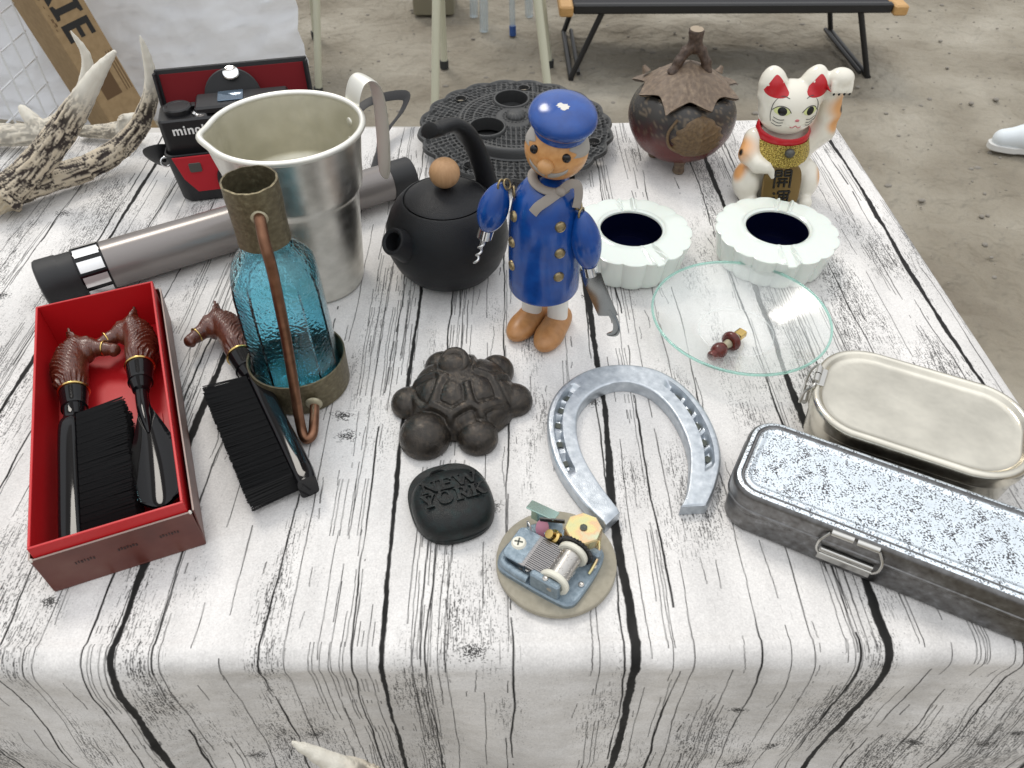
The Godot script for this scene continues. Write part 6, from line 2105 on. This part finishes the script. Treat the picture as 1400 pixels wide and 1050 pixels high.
# ---------------------------------------------------------------- music box movement on its disc
func music_box() -> void:
	var d := thing("card_disc", "round grey cardboard disc under the bare music box movement", "disc", Vector3(2.9, 0, -24.95))
	part("disc", Soup.new().lathe([Vector2(0, 0), Vector2(3.52, 0), Vector2(3.58, 0.05), Vector2(3.58, 0.34), Vector2(3.52, 0.4), Vector2(0, 0.4)], 96).mesh(), mats.grey_card, d)
	var t := thing("music_box_movement", "bare clockwork music box movement with steel comb and pinned cylinder", "music box", Vector3(2.9, 0.4, -25.0), -33.0)
	var base := PackedVector2Array()
	for q in curve([Vector2(-2.75, -0.2), Vector2(-2.9, 1.6), Vector2(-2.45, 2.45), Vector2(-1.0, 2.6), Vector2(1.4, 2.6), Vector2(2.2, 2.4), Vector2(2.5, 1.6), Vector2(2.5, -0.9), Vector2(2.0, -1.9), Vector2(0.4, -2.0), Vector2(-1.9, -1.6), Vector2(-2.6, -0.9)], 44):
		base.append(q)
	part("base_plate", Soup.new().prism(base, 0.0, 0.38, 0.1).mesh(30.0), mats.cast_blue, t)
	# raised walls of the casting
	var wl := Soup.new()
	wl.tube(curve([Vector3(-2.55, 0.55, 1.0), Vector3(-2.45, 0.6, 2.05), Vector3(-1.5, 0.6, 2.3), Vector3(-0.55, 0.6, 2.35)], 14), 0.28, 10)
	part("cast_wall", wl.mesh(60.0), mats.cast_blue, t)
	part("bearing_block", Soup.new().block(Vector3(0.55, 0.36, 2.3), 1.9, 1.25, 0.46, 0.18, 0.1, 3).mesh(), mats.cast_blue, t)
	part("bearing_block", Soup.new().block(Vector3(1.9, 0.36, -1.0), 0.9, 0.9, 0.5, 0.15, 0.1, 3).mesh(), mats.cast_blue, t)
	part("comb_block", Soup.new().block(Vector3(-1.9, 0.36, 0.75), 1.25, 0.72, 2.3, 0.25, 0.1, 3).mesh(), mats.cast_blue, t)
	part("comb_plate", Soup.new().at(Vector3(0, 1.1, 0), Vector3(0, 0, -2)).block(Vector3(-1.8, 0, 0.95), 1.5, 0.14, 2.3, 0.35, 0.04, 4).mesh(), mats.cast_blue, t)
	for k in 18:
		part("comb_tooth", Soup.new().block(Vector3.ZERO, 1.75, 0.085, 0.085, 0.02, 0.01, 1).mesh(), mats.comb_steel, t, Vector3(-0.35, 1.19 - 0.01 * (k % 2), -0.12 + k * 0.125), Vector3(0, 0, -2))
	part("comb_bar", Soup.new().block(Vector3(-1.2, 1.16, 0.95), 0.42, 0.12, 2.3, 0.05, 0.02, 2).mesh(), mats.comb_steel, t)
	var scw := part("screw", Soup.new().at(Vector3(-2.05, 1.2, 0.95)).lathe([Vector2(0.44, 0), Vector2(0.46, 0.1), Vector2(0.36, 0.24), Vector2(0, 0.28)], 28).mesh(), mats.ivory_plastic, t)
	for r in [20, 110]:
		part("slot", Soup.new().at(Vector3(-2.05, 1.45, 0.95), Vector3(0, r, 0)).block(Vector3.ZERO, 0.5, 0.05, 0.09, 0.02, 0.01, 1).mesh(), mats.zinc_dark, scw)
	# cylinder between two ivory wheels
	var ax := Vector3(0.95, 1.12, 0.85)
	var cy := part("cylinder", Soup.new().at(ax, Vector3(90, 0, 0)).lathe([Vector2(0, -0.85), Vector2(0.66, -0.85), Vector2(0.66, 0.95), Vector2(0, 0.95)], 48).mesh(), mats.cylinder_steel, t)
	var pins := Soup.new()
	var rng := RandomNumberGenerator.new()
	rng.seed = 12
	for k in 90:
		var a := rng.randf() * TAU
		var z := -0.75 + 0.1 * rng.randi_range(0, 16)
		pins.block(ax + Vector3(0.67 * cos(a), 0.67 * sin(a) - 0.03, z), 0.05, 0.06, 0.05, 0.01, 0.005, 1)
	var pn := part("pins", pins.mesh(), mats.cylinder_steel, cy)
	pn.set_meta("kind", "stuff")
	for z in [-1.05, 1.12]:
		part("end_wheel", Soup.new().at(ax + Vector3(0, 0, z), Vector3(90, 0, 0)).lathe([Vector2(0.45, -0.16), Vector2(0.88, -0.16), Vector2(0.93, -0.08), Vector2(0.93, 0.1), Vector2(0.86, 0.17), Vector2(0.62, 0.17), Vector2(0.58, 0.08), Vector2(0.3, 0.06), Vector2(0, 0.06)], 48).mesh(), mats.ivory_plastic, t)
	part("gear", Soup.new().at(ax + Vector3(0, 0, -1.34), Vector3(90, 0, 0)).lathe([Vector2(0, -0.08), Vector2(1.08, -0.08), Vector2(1.12, 0), Vector2(1.08, 0.08), Vector2(0, 0.08)], 96, func(p: Vector3, a: float, _i: int) -> Vector3:
		var k := 1.0 + 0.04 * signf(sin(a * 32.0))
		return Vector3(p.x * k, p.y, p.z * k)).mesh(30.0), mats.camera_black, t)
	part("axle", Soup.new().tube([ax + Vector3(0, 0, -2.2), ax + Vector3(0, 0, 1.7)], 0.16, 12).mesh(60.0), mats.cylinder_steel, t)
	# octagonal spring housing
	var oc := []
	for q in [[0.95, 0.3], [1.0, 0.4], [1.0, 1.9], [0.94, 1.98]]:
		var l := PackedVector3Array()
		for k in 8:
			var a := TAU * (k + 0.5) / 8
			l.append(Vector3(q[0] * 1.12 * cos(a), q[1], q[0] * 1.12 * sin(a)))
		oc.append(l)
	part("spring_housing", Soup.new().loft(oc).mesh(20.0), mats.pale_gold, t, Vector3(0.85, 0.05, -1.55), Vector3(0, 8, 0))
	part("winding_hole", Soup.new().lathe([Vector2(0.1, 0), Vector2(0.2, 0), Vector2(0.22, 0.08), Vector2(0.14, 0.12), Vector2(0, 0.06)], 20).mesh(), mats.zinc_dark, t, Vector3(0.85, 2.02, -1.55))
	part("spring_wire", Soup.new().tube(curve([Vector3(1.9, 1.5, -1.6), Vector3(2.2, 1.0, -1.0), Vector3(2.25, 0.7, -0.3), Vector3(2.2, 0.5, 0.1)], 12), 0.09, 8).mesh(60.0), mats.pale_gold, t)
	# governor: bracket, cover, butterfly and wheels
	part("governor_bracket", Soup.new().block(Vector3(-1.9, 0.36, -1.55), 1.6, 1.75, 0.12, 0.04, 0.02, 1).mesh(), mats.iridescent, t, Vector3.ZERO, Vector3(0, 0, 0))
	part("governor_cover", Soup.new().at(Vector3(-1.75, 2.1, -1.25), Vector3(-8, 0, 3)).block(Vector3.ZERO, 1.9, 0.1, 0.75, 0.04, 0.02, 1).mesh(), mats.iridescent, t)
	part("governor_wheel", Soup.new().at(Vector3(-0.9, 1.15, -1.1), Vector3(20, 0, 10)).lathe([Vector2(0, 0), Vector2(0.6, 0), Vector2(0.62, 0.08), Vector2(0, 0.1)], 32).mesh(), mats.cast_blue, t)
	part("governor_vane", Soup.new().at(Vector3(-1.45, 1.2, -0.75), Vector3(62, 25, 0)).loft([Soup.oval(0.8, 1.2, 2.0, 0, 24), Soup.oval(0.8, 1.2, 2.0, 0.06, 24)]).mesh(), mats.pink_blade, t)
	part("governor_arm", Soup.new().at(Vector3(-0.9, 2.0, -0.95), Vector3(0, 20, 8)).block(Vector3.ZERO, 1.5, 0.3, 0.12, 0.04, 0.02, 1).mesh(), mats.camera_black, t)
	part("worm_gear", Soup.new().at(Vector3(-0.45, 0.95, -0.75), Vector3(30, 0, 20)).lathe([Vector2(0.25, 0), Vector2(0.42, 0.05), Vector2(0.42, 0.4), Vector2(0.28, 0.5), Vector2(0.28, 0.9), Vector2(0, 0.95)], 20).mesh(), mats.gold, t)
	part("wire_hook", Soup.new().tube(curve([Vector3(-2.2, 1.2, -0.35), Vector3(-2.25, 1.8, -0.3), Vector3(-1.95, 1.9, -0.1), Vector3(-1.8, 1.4, 0.0)], 12), 0.05, 6).mesh(80.0), mats.chrome, t)
	for q in [Vector3(-1.35, 0.42, 2.0), Vector3(-0.95, 0.42, 1.7), Vector3(2.15, 0.42, 0.9), Vector3(2.2, 0.42, -0.55), Vector3(0.55, 1.62, 2.3)]:
		part("rivet", Soup.new().lathe([Vector2(0.17, -0.05), Vector2(0.17, 0.04), Vector2(0.1, 0.08), Vector2(0, 0.04)], 14).mesh(), mats.cylinder_steel, t, q)


# ---------------------------------------------------------------- tins
func tin_box() -> void:
	var t := thing("long_tin", "long worn tin box with rusty speckled lid and wire clasp, at the right edge", "tin box", Vector3(23.6, 0, -25.9), -28.9)
	var L := 20.4
	var D := 6.7
	var lp := func(g: float, y: float) -> PackedVector3Array: return Soup.rrect(L + g * 2, D + g * 2, 1.75 + g, y, 8)
	part("tin_body", Soup.new().loft([lp.call(-0.35, 0.0), lp.call(-0.12, 0.10), lp.call(-0.06, 0.25), lp.call(-0.06, 1.75), lp.call(0.0, 1.85), lp.call(0.0, 2.0), lp.call(-0.1, 2.06), lp.call(-0.1, 2.5)]).mesh(30.0), mats.dark_tin, t)
	var lid := part("lid_wall", Soup.new().loft([lp.call(0.08, 2.12), lp.call(0.13, 2.16), lp.call(0.13, 2.28), lp.call(0.07, 2.34), lp.call(0.05, 3.15), lp.call(-0.02, 3.35), lp.call(-0.18, 3.5)], true, false, false).mesh(30.0), mats.dark_tin, t)
	part("lid_top", Soup.new().loft([lp.call(-0.62, 3.47), lp.call(-0.74, 3.56), lp.call(-0.86, 3.58), lp.call(-1.02, 3.46), lp.call(-1.1, 3.45), lp.call(-1.4, 3.46)], true, false, true).mesh(50.0), mats.old_tin, lid)
	part("lid_edge", Soup.new().loft([lp.call(-0.18, 3.5), lp.call(-0.30, 3.55), lp.call(-0.40, 3.55)], true, false, false).mesh(50.0), mats.old_tin, lid)
	part("lid_groove", Soup.new().loft([lp.call(-0.40, 3.55), lp.call(-0.47, 3.44), lp.call(-0.58, 3.43), lp.call(-0.62, 3.47)], true, false, false).mesh(50.0), mats.dark_tin, lid)
	# wire clasp on the long side
	var cx := -2.7
	var z := D / 2
	var cl := part("clasp_plate", Soup.new().block(Vector3(cx, 0.55, z + 0.02), 3.0, 1.1, 0.12, 0.03, 0.02, 1).mesh(), mats.steel_wire, t)
	part("clasp_wire", Soup.new().tube(curve([Vector3(cx - 1.35, 3.2, z + 0.12), Vector3(cx - 1.7, 2.6, z + 0.35), Vector3(cx - 1.72, 1.9, z + 0.42), Vector3(cx - 1.5, 1.45, z + 0.36)], 12), 0.085, 8).tube(curve([Vector3(cx + 1.35, 3.2, z + 0.12), Vector3(cx + 1.7, 2.6, z + 0.35), Vector3(cx + 1.72, 1.9, z + 0.42), Vector3(cx + 1.5, 1.45, z + 0.36)], 12), 0.085, 8).tube([Vector3(cx - 1.5, 1.45, z + 0.36), Vector3(cx + 1.5, 1.45, z + 0.36)], 0.085, 8).mesh(60.0), mats.steel_wire, cl)
	part("hinge_barrel", Soup.new().tube([Vector3(cx - 1.3, 3.28, z + 0.1), Vector3(cx - 0.1, 3.28, z + 0.1)], 0.2, 14).mesh(), mats.steel_wire, cl)
	part("hinge_barrel", Soup.new().tube([Vector3(cx + 0.1, 3.28, z + 0.1), Vector3(cx + 1.3, 3.28, z + 0.1)], 0.2, 14).mesh(), mats.steel_wire, cl)
	part("clasp_roll", Soup.new().tube([Vector3(cx - 1.45, 1.62, z + 0.14), Vector3(cx + 1.45, 1.62, z + 0.14)], 0.14, 12).mesh(), mats.steel_wire, cl)


func lunch_box() -> void:
	var t := thing("lunch_box", "oval pale gold aluminium lunch box with wire clasp, behind the worn tin", "lunch box", Vector3(26.7, 0, -33.7), -27.0)
	var L := 13.3
	var D := 8.6
	var lp := func(g: float, y: float) -> PackedVector3Array: return Soup.rrect(L + g * 2, D + g * 2, 3.4 + g, y, 12)
	part("box_body", Soup.new().loft([lp.call(-0.9, 0.0), lp.call(-0.55, 0.15), lp.call(-0.35, 0.5), lp.call(-0.12, 3.2), lp.call(-0.12, 3.4)]).mesh(40.0), mats.gold_aluminium, t)
	var lid := part("lid", Soup.new().loft([lp.call(-0.02, 2.9), lp.call(0.03, 3.0), lp.call(0.02, 3.75), lp.call(-0.05, 3.95), lp.call(-0.2, 4.06), lp.call(-0.36, 4.07), lp.call(-0.5, 3.98), lp.call(-0.62, 3.78), lp.call(-0.78, 3.66), lp.call(-1.1, 3.64), lp.call(-2.4, 3.68)], true, false, true).mesh(50.0), mats.gold_aluminium, t)
	var x := -L / 2
	part("hinge_barrel", Soup.new().tube([Vector3(x + 0.1, 4.15, -0.75), Vector3(x + 0.1, 4.15, -0.05)], 0.24, 14).mesh(), mats.steel_wire, lid)
	part("hinge_barrel", Soup.new().tube([Vector3(x + 0.1, 4.15, 0.05), Vector3(x + 0.1, 4.15, 0.75)], 0.24, 14).mesh(), mats.steel_wire, lid)
	part("clasp_ear", Soup.new().block(Vector3(x + 0.32, 3.98, 0), 0.7, 0.16, 1.7, 0.1, 0.04, 2).mesh(), mats.steel_wire, lid)
	var wr := Soup.new()
	wr.tube(curve([Vector3(x + 0.1, 4.15, -0.75), Vector3(x + 0.02, 4.12, -1.15), Vector3(x - 0.35, 3.4, -1.2), Vector3(x - 0.42, 2.3, -1.05)], 12), 0.09, 8)
	wr.tube(curve([Vector3(x + 0.1, 4.15, 0.75), Vector3(x + 0.02, 4.12, 1.15), Vector3(x - 0.35, 3.4, 1.2), Vector3(x - 0.42, 2.3, 1.05)], 12), 0.09, 8)
	wr.tube([Vector3(x - 0.42, 2.3, -1.05), Vector3(x - 0.42, 2.3, 1.05)], 0.09, 8)
	part("clasp_wire", wr.mesh(60.0), mats.steel_wire, t)
	part("clasp_hook", Soup.new().tube([Vector3(x - 0.15, 2.2, -0.8), Vector3(x - 0.15, 2.2, 0.8)], 0.2, 12).mesh(), mats.steel_wire, t)
	part("far_clasp", Soup.new().tube([Vector3(-x - 0.1, 4.15, -0.8), Vector3(-x - 0.1, 4.15, 0.8)], 0.24, 14).tube([Vector3(-x + 0.42, 2.3, -1.0), Vector3(-x + 0.42, 2.3, 1.0)], 0.09, 8).tube([Vector3(-x, 4.1, -1.0), Vector3(-x + 0.42, 2.3, -1.0)], 0.09, 8).tube([Vector3(-x, 4.1, 1.0), Vector3(-x + 0.42, 2.3, 1.0)], 0.09, 8).mesh(60.0), mats.steel_wire, t)
